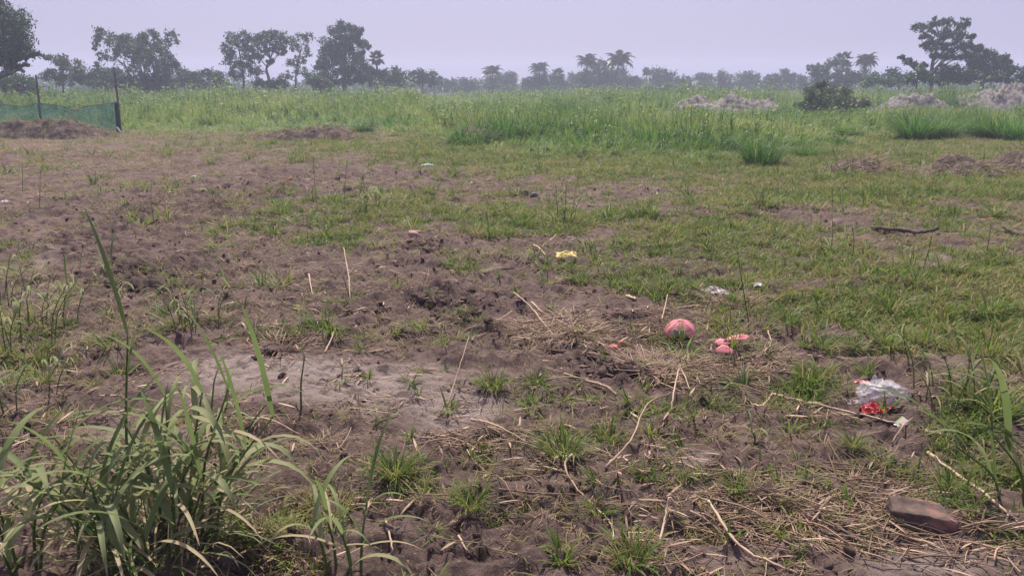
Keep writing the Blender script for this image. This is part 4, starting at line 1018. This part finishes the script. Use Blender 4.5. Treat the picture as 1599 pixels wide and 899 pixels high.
# ------------------------------------------------------------------ sticks, dry stems, poles
def stick(label, pts, r, t=.6, name='dry_stick', group=None, cat='stick', mat='stick', taper=.6, sides=6, split=None):
    P = [at(px, py, h) for px, py, h in pts]
    b = P[0].copy(); P = spline(P, max(8, 5 * len(pts))) - b
    P[1:-1] += rng.normal(size=(len(P) - 2, 3)) * r * .25
    mb = MB(); tube(mb, P, np.linspace(r, r * taper, len(P)) * (1 + .12 * rng.normal(size=len(P))), sides, t)
    if split:
        for u, az, L in split:
            p = P[int(u * (len(P) - 1))]
            d = np.array([math.cos(az), math.sin(az), .45])
            tube(mb, spline([p, p + d * L * .5 + np.array([0, 0, -.005]), p + d * L], 5), np.linspace(r * .6, r * .3, 5), 5, t)
    return link(name, mb.mesh(name, M[mat]), None, label, cat, group, None, b)
def build_sticks():
    S = stick
    S('long straight dry stalk with a frayed end on smooth soil', [(1103, 822, .06), (1150, 852, .02), (1198, 880, .01), (1245, 897, .008)], .006, .8, split=[(.0, -1.6, .05), (.0, 3.0, .05)])
    S('thick tan stalk lying from the grass patch to the white carton', [(1203, 618, .01), (1260, 632, .015), (1320, 645, .015), (1400, 662, .012)], .008, .75)
    S('tan cane lying past the broken brick', [(1448, 712, .02), (1490, 745, .02), (1540, 780, .02), (1605, 835, .015)], .008, .6)
    S('bent brown stem rising from the straw beside the thick drooping tuft', [(945, 733, .01), (985, 700, .06), (1008, 675, .12), (1045, 655, .16)], .005, .45, split=[(.6, .5, .05)])
    S('tan bent twig with a snapped elbow on churned soil', [(1048, 645, .02), (1052, 620, .05), (1060, 603, .1), (1078, 622, .03)], .005, .75)
    S('curved dry stem arching out of the small fresh tuft', [(893, 738, .08), (882, 746, .05), (900, 768, .015), (935, 800, .01), (955, 830, .01), (957, 848, .005)], .005, .7)
    S('peeled brown twig lying beside the flat tuft', [(703, 828, .012), (718, 812, .016), (736, 803, .014)], .011, .35, taper=.85)
    S('thin curled twig on dark soil below the peeled twig', [(716, 842, .02), (728, 860, .01), (742, 868, .008)], .004, .7)
    S('slim twig bent double beside the big reed clump', [(603, 832, .06), (612, 855, .03), (605, 872, .01)], .004, .65)
    S('tan splint standing in the ground left of the pink bowl', [(1028, 515, .0), (1035, 498, .03), (1041, 482, .10)], .005, .85)
    S('orange-tan split cane pointing down the clod pile', [(802, 476, .05), (832, 492, .04), (865, 528, .015)], .007, .7)
    S('second split cane crossing the pile of splints', [(830, 487, .05), (846, 497, .03)], .009, .75)
    S('straight splint lying across the foot of the split canes', [(815, 508, .02), (870, 508, .03), (925, 500, .04)], .007, .55)
    S('short dark splint sticking up from the split canes', [(780, 503, .01), (800, 492, .05)], .006, .5)
    S('thin splint lying over the dry root mat', [(910, 515, .01), (945, 508, .02), (985, 520, .02)], .006, .4)
    S('thick dry root lying behind the pink bowl', [(1050, 482, .02), (1090, 481, .02), (1120, 482, .015)], .010, .35)
    S('stub of pale cane on the soil behind the splints', [(978, 463, .015), (993, 470, .015)], .012, .8, taper=.95)
    S('long pale root tip dragged across the dark clods', [(880, 588, .02), (920, 600, .02), (945, 612, .02), (962, 620, .02)], .006, .65, taper=1.5)
    S('forked dry root running out of the dark clods', [(845, 588, .01), (880, 594, .02), (920, 596, .02)], .004, .7)
    S('hooked dry stem at the edge of the right-hand grass', [(1178, 563, .01), (1193, 553, .02), (1203, 542, .03), (1198, 530, .05)], .006, .75)
    S('thin dry stem lying beside the hooked one', [(1150, 572, .01), (1165, 568, .01), (1185, 561, .012)], .005, .6)
    S('upright tan twig on the far churned soil', [(547, 472, .0), (545, 450, .1), (539, 428, .22)], .006, .8)
    S('curved tan twig lying beside the upright one', [(483, 440, .06), (487, 455, .04), (495, 468, .01)], .006, .7)
    S('forked bleached stick lying beside the yellow scrap', [(833, 388, .02), (842, 395, .03), (852, 401, .01)], .010, .95, split=[(.4, .3, .28)])
    S('long bleached stick near the yellow scrap', [(842, 392, .02), (855, 385, .05), (868, 379, .08)], .010, .8)
    S('dark fallen branch before the patch of bare soil', [(755, 435, .03), (785, 430, .05), (802, 427, .04)], .012, .0, mat='bark')
    S('dark pole lying in the grass right of the churned ground', [(1360, 359, .04), (1400, 363, .05), (1440, 366, .05), (1464, 367, .04)], .020, .5, 'fallen_pole', None, 'pole', 'bark', .8, 8)
    S('dark pole end lying farther along past the grass gap', [(1565, 365, .04), (1600, 367, .05), (1680, 371, .04)], .019, .5, 'fallen_pole', None, 'pole', 'bark', .9, 8)
    S('grey twig lying on pale soil beside the leafy green tuft', [(1534, 594, .01), (1560, 596, .015), (1580, 600, .01)], .008, .2)
    S('half-buried reddish splint near the cane past the brick', [(1445, 677, .008), (1475, 684, .01), (1500, 690, .008)], .014, .4)
    S('thin grey twig pointing at the white carton', [(1392, 695, .01), (1408, 680, .03), (1424, 666, .05)], .005, .35)
    S('slanted stem leaning over the sandy patch edge', [(697, 632, .0), (715, 606, .08), (733, 577, .19)], .005, .3)
    S('dry stalk in the far corner of the sandy patch', [(506, 552, .0), (514, 542, .02), (522, 533, .05)], .006, .85)
    S('pale flat stem crossing the bottom of the sandy patch', [(545, 640, .01), (575, 644, .015), (605, 648, .01)], .004, .75)
    S('arched pale stem on top of the scattered straw', [(735, 663, .03), (770, 675, .04), (825, 695, .015)], .005, .8)
    S('pale arched stem behind the biggest reed clump', [(385, 672, .02), (420, 674, .05), (470, 687, .03)], .005, .85)
    S('stiff stalk leaning in the straw mat beside the curved lone blade', [(1175, 655, .01), (1190, 640, .03), (1205, 628, .05)], .005, .7)
    S('splayed dry stem on the soil before the straw mat', [(1030, 848, .0), (1038, 825, .03), (1045, 800, .06), (1062, 812, .02)], .0055, .7)
    # loose stems of the straw mats, told apart only by where they lie
    spots = [(1050, 1400, 730, 850, 84, -.35), (1330, 1599, 780, 890, 40, -.1), (640, 840, 660, 760, 30, -.4), (1000, 1220, 540, 610, 56, .0), (810, 1010, 490, 535, 46, -.2), (1080, 1180, 455, 500, 24, .2), (380, 470, 530, 555, 14, .2)]
    names = ['across the straw mat before the bricks', 'around the broken brick', 'on the trampled ground beside the thick drooping tuft', 'below the pink shards', 'on the pile of split canes', 'on the matted dead grass', 'on the dead brown tuft']
    for (x0, x1, y0, y1, n, az0), nm in zip(spots, names):
        for _ in range(n):
            px, py = random.uniform(x0, x1), random.uniform(y0, y1)
            a = at(px, py, random.uniform(.004, .02)); L = random.uniform(.10, .32); az = random.gauss(az0, .45)
            d = np.array([math.cos(az), math.sin(az)]) * L
            b = np.array([a[0] + d[0], a[1] + d[1], 0]); b[2] = gz(b[0], b[1]) + random.uniform(.004, .02)
            c = np.array([a[0] + d[0] * .5 + random.gauss(0, .01), a[1] + d[1] * .5 + random.gauss(0, .015), 0]); c[2] = gz(c[0], c[1]) + random.uniform(.008, .025)
            mb = MB(); tube(mb, spline([a - a, c - a, b - a], 6), np.linspace(1, .6, 6) * random.uniform(.0016, .0042), 5, random.uniform(0, .75))
            link('straw_stem', mb.mesh('straw_stem', M['stick']), None, 'dry straw stem lying ' + nm, 'straw', 'straw stems ' + nm, None, a)

# ------------------------------------------------------------------ clods and stones
def build_clods():
    V = []
    for q in range(7):
        mb = MB(); lump(mb, (0, 0, -.05), (1, .8, .75), .6, 1.7, 3, .4, q * 7 + 2); V.append(mb.mesh('soil_clod', M['soil']))
    sets = [(690, 465, 36, 10, 24, .05, 'dark crumbly soil clod in the churned pile above the split canes'), (745, 475, 18, 8, 8, .045, 'dark soil clod at the end of the churned pile'),
            (960, 575, 50, 16, 30, .042, 'dark soil clod in the ploughed ridge below the pink bowl'), (880, 545, 30, 9, 8, .04, 'soil clod between the split canes and the dark ridge'),
            (1070, 462, 16, 6, 6, .05, 'dark clod at the rim of the dug hole'), (430, 552, 30, 6, 8, .035, 'dark clod under the dead brown tuft'), (660, 385, 40, 9, 8, .05, 'dark clod around the pinkish stone'),
            (545, 610, 40, 20, 5, .014, 'small clod on the sandy patch'), (690, 860, 60, 20, 7, .014, 'small clod on the soil by the curled twig'), (620, 500, 90, 20, 22, .035, 'clod of soil on the rutted ground'),
            (880, 490, 40, 8, 8, .045, 'grey soil clod behind the splints'), (230, 440, 90, 26, 22, .04, 'soil clod on the dark churned soil around the flattened weed'), (480, 285, 110, 9, 16, .07, 'soil clod on the far dark churned strip'), (510, 590, 60, 8, 8, .02, 'crumb of soil at the far rim of the sandy patch')]
    for px, py, sx, sy, n, s, lab in sets:
        for _ in range(n):
            p = at(px + random.gauss(0, sx * .7), py + random.gauss(0, sy * .7)); k = s * random.uniform(.4, 1.25)
            o = link('soil_clod', random.choice(V), None, lab, 'soil clod', lab.replace('clod', 'clods'), None, p, (random.gauss(0, .3), random.gauss(0, .3), random.uniform(0, 6.28)), (k, k * random.uniform(.7, 1.1), k * random.uniform(.6, 1)))
    m = solid_mat('pink_stone', [(.2, (.30, .19, .15)), (.8, (.50, .34, .27))], 12, .9, .5, 40)
    mb = MB(); lump(mb, (0, 0, .03), (.075, .06, .055), .25, 1.2, 3, .5, 4); link('stone', mb.mesh('stone', m), None, 'pinkish rounded stone on dark clods', 'stone', None, None, at(648, 372))
    m2 = solid_mat('grey_lump', [(.2, (.07, .06, .065)), (.8, (.17, .16, .165))], 12, .8, .5, 30)
    mb = MB(); lump(mb, (0, 0, .03), (.055, .05, .05), .3, 1.2, 3, .5, 9); link('stone', mb.mesh('stone', m2), None, 'dark grey lump of rubble under a bent straw', 'rubble', None, None, at(819, 306))
    mb = MB(); lump(mb, (0, 0, .03), (.055, .05, .05), .3, 1.2, 3, .5, 19); link('stone', mb.mesh('stone', m2), None, 'smaller dark rubble lump beside the bent straw', 'rubble', None, None, at(834, 307))
    m3 = solid_mat('brick_dust', [(.2, (.28, .15, .11)), (.8, (.48, .31, .25))], 8, .9, .8, 20)
    for k in range(7):
        mb = MB(); lump(mb, (0, 0, .005), (.04, .03, .018), .4, 1.4, 2, .5, k * 3 + 50)
        link('brick_chip', mb.mesh('brick_chip', m3), None, 'orange brick chip in the little pile on the far grass', 'brick chip', 'pile of orange brick chips', None, at(1545 + random.gauss(0, 7), 343 + random.gauss(0, 2)), (0, 0, random.random() * 6), random.uniform(.7, 1.4))

# ------------------------------------------------------------------ broken brick
def build_brick():
    import bmesh
    m = solid_mat('old_brick', [(.34, (.085, .066, .057)), (.5, (.145, .103, .088)), (.60, (.27, .15, .12)), (.72, (.38, .21, .17))], 10, .95, 1.0, 40, .1, 8)
    bm = bmesh.new(); bmesh.ops.create_cube(bm, size=1.0)
    bmesh.ops.subdivide_edges(bm, edges=bm.edges[:], cuts=11, use_grid_fill=True)
    V = np.array([v.co[:] for v in bm.verts])
    d = 1.0
    W = V * np.array([.225, .11, .070])
    # worn corners
    q = np.abs(V) * 2
    c = np.clip(q[:, 0] + q[:, 1] - 1.55, 0, 1) + np.clip(q[:, 0] + q[:, 2] - 1.5, 0, 1) + np.clip(q[:, 1] + q[:, 2] - 1.65, 0, 1)
    nn = fbm(W[:, 0] * 1 + W[:, 2] * 2, W[:, 1] + W[:, 2], 4, 26)
    W = W * (1 - .11 * c * (1 + .9 * nn))[:, None] + .006 * np.stack([nn, np.roll(nn, 3), nn], -1)
    # worn hollow (frog) in the top
    top = (V[:, 2] > .2) * np.exp(-((W[:, 0] / .075) ** 4 + (W[:, 1] / .035) ** 4))
    W[:, 2] -= .012 * top
    # knocked-off corner
    W[:, 2] -= .03 * sstep(.06, .12, W[:, 0]) * (V[:, 2] > 0) * sstep(-.06, .05, -W[:, 1] * 0 + W[:, 1])
    W[:, 2] += .0375
    for v, w in zip(bm.verts, W): v.co = w
    for f in bm.faces: f.smooth = True
    me = bpy.data.meshes.new('brick'); bm.to_mesh(me); bm.free(); me.materials.append(m)
    p = at(1447, 826)
    p[1] += .05
    link('brick', me, None, 'worn red clay brick lying among the straw', 'brick', None, None, p + np.array([0, 0, -.020]), (R(4), R(5), R(-15)))

# ------------------------------------------------------------------ litter
def shell(mb, R0, lat0, lat1, lon0, lon1, n=(14, 28), thick=.004, edge=None, rib=0.0, flat=1.0):
    """piece of a thin spherical shell, solid"""
    la = np.linspace(lat0, lat1, n[0]); lo = np.linspace(lon0, lon1, n[1])
    LA, LO = np.meshgrid(la, lo, indexing='ij')
    if edge is not None: LA = lat1 - (lat1 - LA) * edge(LO)
    out = []
    for rr in (R0, R0 - thick):
        r = rr * (1 + rib * np.cos(LO * 9))
        out.append(np.stack([r * np.cos(LA) * np.cos(LO), r * np.cos(LA) * np.sin(LO), r * np.sin(LA) * flat], -1).reshape(-1, 3))
    V = np.vstack(out); h = n[0] * n[1]; a, b = n
    i = np.arange(a - 1)[:, None] * b; j = np.arange(b - 1)[None, :]
    Q = np.stack([i + j, i + j + 1, i + b + j + 1, i + b + j], -1).reshape(-1, 4)
    Q2 = Q[:, ::-1] + h
    rim = list(range(b)) + [k * b + b - 1 for k in range(1, a)] + [(a - 1) * b + k for k in range(b - 2, -1, -1)] + [k * b for k in range(a - 2, 0, -1)]
    E = [(rim[k], rim[k] + h, rim[(k + 1) % len(rim)] + h, rim[(k + 1) % len(rim)]) for k in range(len(rim))]
    mb.add(V, np.vstack([Q, Q2, np.array(E)]), None, .5)
def sheet(name, mat, W, D, hgt, seed, n=26, freq=9, fold=0.0, pinch=0.0):
    u = np.linspace(-.5, .5, n); U, Vv = np.meshgrid(u, u)
    rad = np.hypot(U, Vv) * 2
    e = 1 - .22 * (fbm(np.arctan2(Vv, U) * 1.5 + seed, U * 0 + seed, 2, 1.0))
    x, y = U * W * e, Vv * D * e
    nz = fbm(U * 3 + seed, Vv * 3 - seed, 4, freq / 9)
    rid = 1 - np.abs(fbm(U * 4 - seed, Vv * 4 + seed * 2, 3, freq / 9)) * 2
    z = hgt * np.clip((.45 + .45 * nz + .5 * rid) * np.clip(1.15 - rad * .8, .05, 1) + pinch * np.exp(-rad * rad * 3), .02, 2)
    x = x + .10 * W * fbm(U * 5, Vv * 5 + seed, 2); y = y + .10 * D * fbm(U * 5 + seed, Vv * 5, 2)
    i = np.arange(n - 1)[:, None] * n; j = np.arange(n - 1)[None, :]
    Q = np.stack([i + j, i + j + 1, i + n + j + 1, i + n + j], -1).reshape(-1, 4)
    return mesh_np(name, np.stack([x.ravel(), y.ravel(), z.ravel()], -1), Q, mat, None, True)
M['dirty'] = solid_mat('dirty_plastic', [(.35, (.22, .18, .165)), (.55, (.45, .41, .40)), (.7, (.66, .63, .63))], 14, .6, .3, 30)
def build_litter():
    pink = solid_mat('faded_pink_plastic', [(.30, (.30, .17, .14)), (.40, (.56, .18, .19)), (.6, (.70, .26, .28)), (.85, (.77, .38, .39))], 14, .55, .15, 50, .3)
    mud = solid_mat('dried_mud', [(.2, (.20, .155, .13)), (.8, (.34, .275, .235))], 30, .95, .6, 60, .1)
    p = at(1063, 530, .022)
    root = empty('broken_bowl', p, 'broken pink plastic bowl lying upside down with mud on its front', 'bowl')
    mb = MB(); shell(mb, .098, R(-6), R(89), R(-90), R(270), (16, 64), .004, lambda lo: 1 - .55 * np.exp(-((lo - R(262)) / .6) ** 2) - .55 * np.exp(-((lo + R(98)) / .6) ** 2) + .04 * np.sin(lo * 4), .016, 1.0)
    o = link('shell', mb.mesh('shell', pink), root, loc=(0, .03, .015), rot=(R(14), R(-4), R(0)), scale=(1.04, 1, 1.0))
    mb = MB(); shell(mb, .102, R(18), R(50), R(222), R(282), (8, 14), .003, lambda lo: 1 + .2 * np.sin(lo * 11), 0, 1.0)
    link('mud_crust', mb.mesh('mud_crust', mud), root, loc=(0, .03, .015), rot=(R(14), R(-4), 0), scale=(1.04, 1, 1.0))
    def shard(label, px, py, outline, rot, h, sc=1.0):
        O = np.array(outline) * sc; n = len(O)
        rings = [O * k for k in (1.0, .66, .33)] + [np.zeros((1, 2))]
        V = np.vstack(rings); r2 = (V ** 2).sum(1)
        z = .012 * sc - 1.2 * r2 + .002 * np.sin(V[:, 0] * 160)
        Q = [(a_ * n + k, a_ * n + (k + 1) % n, (a_ + 1) * n + (k + 1) % n, (a_ + 1) * n + k) for a_ in (0, 1) for k in range(n)]
        T = [(2 * n + k, 2 * n + (k + 1) % n, 3 * n) for k in range(n)]
        o = link('plastic_shard', mesh_np('plastic_shard', np.column_stack([V, z]), [np.array(Q), np.array(T)], pink, None, False), None, label, 'plastic shard', None, None, at(px, py, h), rot)
        md = o.modifiers.new('thickness', 'SOLIDIFY'); md.thickness = .0035
    A_ = [(-.09, -.010), (-.05, .010), (-.01, .022), (.04, .034), (.075, .030), (.09, .010), (.06, -.012), (.01, -.016), (-.04, -.022)]
    B_ = [(-.06, -.030), (-.055, .005), (-.02, .024), (.03, .008), (.068, -.012), (.02, -.026)]
    C_ = [(-.074, -.020), (-.03, .014), (.0, .034), (.03, .028), (.055, .0), (.07, -.022), (.0, -.024)]
    shard('long pink plastic shard on the grass right of the broken bowl', 1150, 536, A_, (R(30), R(3), R(10)), .034)
    shard('cracked pink plastic shard tucked under the long shard', 1130, 542, B_, (R(30), R(-3), R(0)), .028)
    shard('pointed pink plastic shard lying nearest the dry root mat', 1128, 555, C_, (R(38), R(2), R(3)), .030)
    shard('small dull red shard half sunk in grass below the broken bowl', 1088, 550, B_, (R(24), R(5), R(170)), .022, .62)
    red = solid_mat('terracotta_scrap', [(.2, (.42, .12, .09)), (.8, (.60, .22, .17))], 18, .8, .3, 50)
    mb = MB(); lump(mb, (0, 0, .012), (.045, .03, .016), .3, 1.5, 2, .5, 3); link('pottery_chip', mb.mesh('pottery_chip', red), None, 'flat orange-red pottery chip in the grass beside the dark clods', 'pottery chip', None, None, at(957, 544))
    mb = MB(); lump(mb, (0, 0, .014), (.016, .014, .022), .3, 1.5, 2, .5, 8); link('pottery_chip', mb.mesh('pottery_chip', red), None, 'tiny upright orange-red pottery chip in the grass', 'pottery chip', None, None, at(971, 541))
    # clear plastic bag
    m, N, L = new_mat('clear_plastic_film')
    tc = N.new('ShaderNodeTexCoord'); nz = N.new('ShaderNodeTexNoise'); nz.inputs['Scale'].default_value = 26; nz.inputs['Detail'].default_value = 6; nz.inputs['Distortion'].default_value = 1.2
    L.new(tc.outputs['Object'], nz.inputs['Vector'])
    pr = N.new('ShaderNodeBsdfPrincipled'); pr.inputs['Base Color'].default_value = (.80, .78, .80, 1); pr.inputs['Roughness'].default_value = .22
    b = N.new('ShaderNodeBump'); b.inputs['Strength'].default_value = .4; b.inputs['Distance'].default_value = .008; L.new(nz.outputs['Fac'], b.inputs['Height']); L.new(b.outputs[0], pr.inputs['Normal'])
    tp = N.new('ShaderNodeBsdfTransparent'); mx = N.new('ShaderNodeMixShader')
    mr = N.new('ShaderNodeMapRange'); mr.inputs['From Min'].default_value = .3; mr.inputs['From Max'].default_value = .7; mr.inputs['To Min'].default_value = .08; mr.inputs['To Max'].default_value = .55
    L.new(nz.outputs['Fac'], mr.inputs['Value']); L.new(mr.outputs[0], mx.inputs[0])
    L.new(tp.outputs[0], mx.inputs[1]); L.new(pr.outputs[0], mx.inputs[2])
    oo = N.new('ShaderNodeOutputMaterial'); L.new(mx.outputs[0], oo.inputs[0])
    p = at(1378, 624)
    root = empty('plastic_bag', p, 'crumpled clear plastic bag lying on the grass edge', 'plastic bag')
    V, T = ICO[4]
    n1 = fbm(V[:, 0] * 2 + V[:, 2], V[:, 1] * 2 - V[:, 2], 4, 1.3); rd = 1 - np.abs(fbm(V[:, 0] * 2.4 - V[:, 2] * 1.7, V[:, 1] * 2.4 + V[:, 2], 3, 1.2)) * 2
    W = V * (1 + .35 * n1 + .22 * rd)[:, None] * np.array([.115, .085, .060]); W[:, 2] = np.maximum(W[:, 2] + .035, -.004)
    mb = MB(); mb.add(W, None, T); link('film', mb.mesh('film', m), root)
    o = link('film_tail', sheet('film_tail', m, .16, .05, .03, 3.1), root, loc=(-.10, -.04, .005), rot=(0, 0, R(-20)))
    o = link('film_peak', sheet('film_peak', m, .10, .05, .05, 8.4, pinch=.8), root, loc=(-.02, .04, .06), rot=(0, R(-30), R(35)))
    cloth = solid_mat('red_wrapper', [(.3, (.42, .03, .045)), (.6, (.58, .06, .07)), (.8, (.66, .22, .18))], 22, .5, .3, 40, .4)
    link('red_scrap', sheet('red_scrap', cloth, .12, .08, .05, 5.7, freq=12), None, 'crumpled bright red wrapper in front of the plastic bag', 'wrapper', None, None, at(1361, 641, .002))
    link('red_scrap', sheet('red_scrap', cloth, .03, .02, .015, 2.7), None, 'tiny red scrap at the corner of the plastic bag', 'wrapper', None, None, at(1393, 639, .002))
    rw = solid_mat('red_white_wrapper', [(.42, (.45, .08, .08)), (.5, (.62, .20, .17)), (.58, (.75, .66, .60))], 26, .45, .2, 40, .4)
    link('wrapper', sheet('wrapper', rw, .09, .045, .025, 9.3), None, 'red and white printed wrapper behind the plastic bag', 'wrapper', None, None, at(1346, 599, .002), (0, 0, .2))
    link('wrapper', sheet('wrapper', rw, .04, .04, .03, 4.4), None, 'small red and white paper scrap in the bright green tuft', 'wrapper', None, None, at(1298, 592, .01))
    ww = M['white']
    mb = MB(); lump(mb, (0, 0, .012), (.022, .010, .010), .3, 1.4, 2, .5, 12); link('paper_scrap', mb.mesh('paper_scrap', solid_mat('cream_paper', [(.3, (.5, .42, .33)), (.7, (.72, .64, .54))], 30)), None, 'cream paper twist beside the plastic bag', 'paper scrap', None, None, at(1342, 611), (0, 0, .4))
    # carton
    cm, N, L = new_mat('printed_carton')
    tc = N.new('ShaderNodeTexCoord'); sx = N.new('ShaderNodeSeparateXYZ'); L.new(tc.outputs['Object'], sx.inputs[0])
    nz = N.new('ShaderNodeTexNoise'); nz.inputs['Scale'].default_value = 45; L.new(tc.outputs['Object'], nz.inputs['Vector'])
    ad = N.new('ShaderNodeMath'); ad.operation = 'MULTIPLY_ADD'; ad.inputs[1].default_value = .02; L.new(nz.outputs['Fac'], ad.inputs[0]); L.new(sx.outputs[1], ad.inputs[2])
    mr = N.new('ShaderNodeMapRange'); mr.inputs['From Min'].default_value = -.022; mr.inputs['From Max'].default_value = .05; L.new(ad.outputs[0], mr.inputs['Value'])
    r = rampnode(N, [(.0, (.74, .73, .74)), (.30, (.72, .72, .72)), (.36, (.62, .45, .42)), (.58, (.66, .50, .46)), (.64, (.36, .52, .22)), (1, (.30, .46, .18))]); L.new(mr.outputs[0], r.inputs[0])
    pr = N.new('ShaderNodeBsdfPrincipled'); pr.inputs['Roughness'].default_value = .45; L.new(r.outputs[0], pr.inputs['Base Color'])
    oo = N.new('ShaderNodeOutputMaterial'); L.new(pr.outputs[0], oo.inputs[0])
    import bmesh
    bm = bmesh.new(); bmesh.ops.create_cube(bm, size=1.0)
    for v in bm.verts: v.co = Vector((v.co.x * .062, v.co.y * .045 * (1 - .15 * (v.co.x > 0)), v.co.z * .020 * (1 - .35 * (v.co.x < 0))))
    bmesh.ops.bevel(bm, geom=bm.edges[:], offset=.002, segments=2, affect='EDGES')
    me = bpy.data.meshes.new('carton'); bm.to_mesh(me); bm.free(); me.materials.append(cm)
    p = at(1408, 662, .016)
    root = empty('carton', p, 'small white carton with green and pink print lying by the tan stalk', 'carton')
    link('box', me, root, rot=(R(28), R(-14), R(38)))
    link('torn_flap', sheet('torn_flap', M['white'], .025, .03, .012, 6.2, 12), root, loc=(-.026, -.020, -.006), rot=(R(20), 0, R(38)))
    yel = solid_mat('yellow_plastic', [(.3, (.50, .38, .08)), (.7, (.74, .60, .20))], 20, .5, .2, 30)
    link('yellow_scrap', sheet('yellow_scrap', yel, .17, .10, .030, 1.9, freq=4, pinch=.9), None, 'crumpled yellow plastic scrap lying on dark soil', 'plastic scrap', None, None, at(884, 404, .045), (R(14), 0, .1), 1.0)
    link('white_sack', sheet('white_sack', M['dirty'], .20, .13, .05, 7.7), None, 'dirty white plastic sheet caught in the matted dead grass', 'plastic sheet', None, None, at(1114, 458, .005))
    mint = solid_mat('mint_paper', [(.3, (.42, .62, .54)), (.7, (.62, .76, .70))], 20, .6, .1, 30)
    link('paper_scrap', sheet('paper_scrap', mint, .26, .14, .04, 3.3), None, 'mint-coloured paper scrap at the edge of the far grass', 'paper scrap', None, None, at(668, 259, .01))
    org = solid_mat('orange_plastic', [(.3, (.62, .24, .05)), (.7, (.75, .36, .12))], 20, .5, .1, 30)
    P = at(449, 286)
    mb = MB(); tube(mb, [(-.10, 0, .0), (0, .02, .07), (.08, .02, .10)], [.012, .016, .008], 5, .5)
    link('orange_strip', mb.mesh('orange_strip', org), None, 'orange plastic strip sticking out of the far dark soil', 'plastic strip', None, None, P)
    for px, py, lab in ((116, 258, 'white scrap on the dry ground below the net fence'), (303, 277, 'white scrap beside the far grass tuft on dry ground'), (1522, 488, 'white speck of plastic in the soft green tuft'), (1183, 446, 'white scrap by the edge of the right grass patch'), (8, 315, 'pale scrap on the smooth track by the weed clump')):
        link('white_scrap', sheet('white_scrap', M['white'], .09, .06, .03, px * .37), None, lab, 'plastic scrap', None, None, at(px, py, .004))

build_plants(); build_sticks(); build_clods(); build_brick(); build_litter()
# ------------------------------------------------------------------ haze
def build_haze():
    mb = MB()
    a, z0, z1 = 430, -1.2, 15
    V = [(-a, -a, z0), (a, -a, z0), (a, a, z0), (-a, a, z0), (-a, -a, z1), (a, -a, z1), (a, a, z1), (-a, a, z1)]
    mb.add(V, [(3, 2, 1, 0), (4, 5, 6, 7), (0, 1, 5, 4), (1, 2, 6, 5), (2, 3, 7, 6), (3, 0, 4, 7)])
    m, N, L = new_mat('haze_air')
    v = N.new('ShaderNodeVolumePrincipled')
    v.inputs['Density'].default_value = HAZE
    v.inputs['Color'].default_value = (.72, .79, 1.0, 1)
    v.inputs['Anisotropy'].default_value = 0.3
    o = N.new('ShaderNodeOutputMaterial'); L.new(v.outputs[0], o.inputs['Volume'])
    link('haze', mb.mesh('haze', m, False), None, 'pale hot haze hanging over the whole plain', 'haze', None, 'stuff')
HAZE = 0.0021
build_haze()
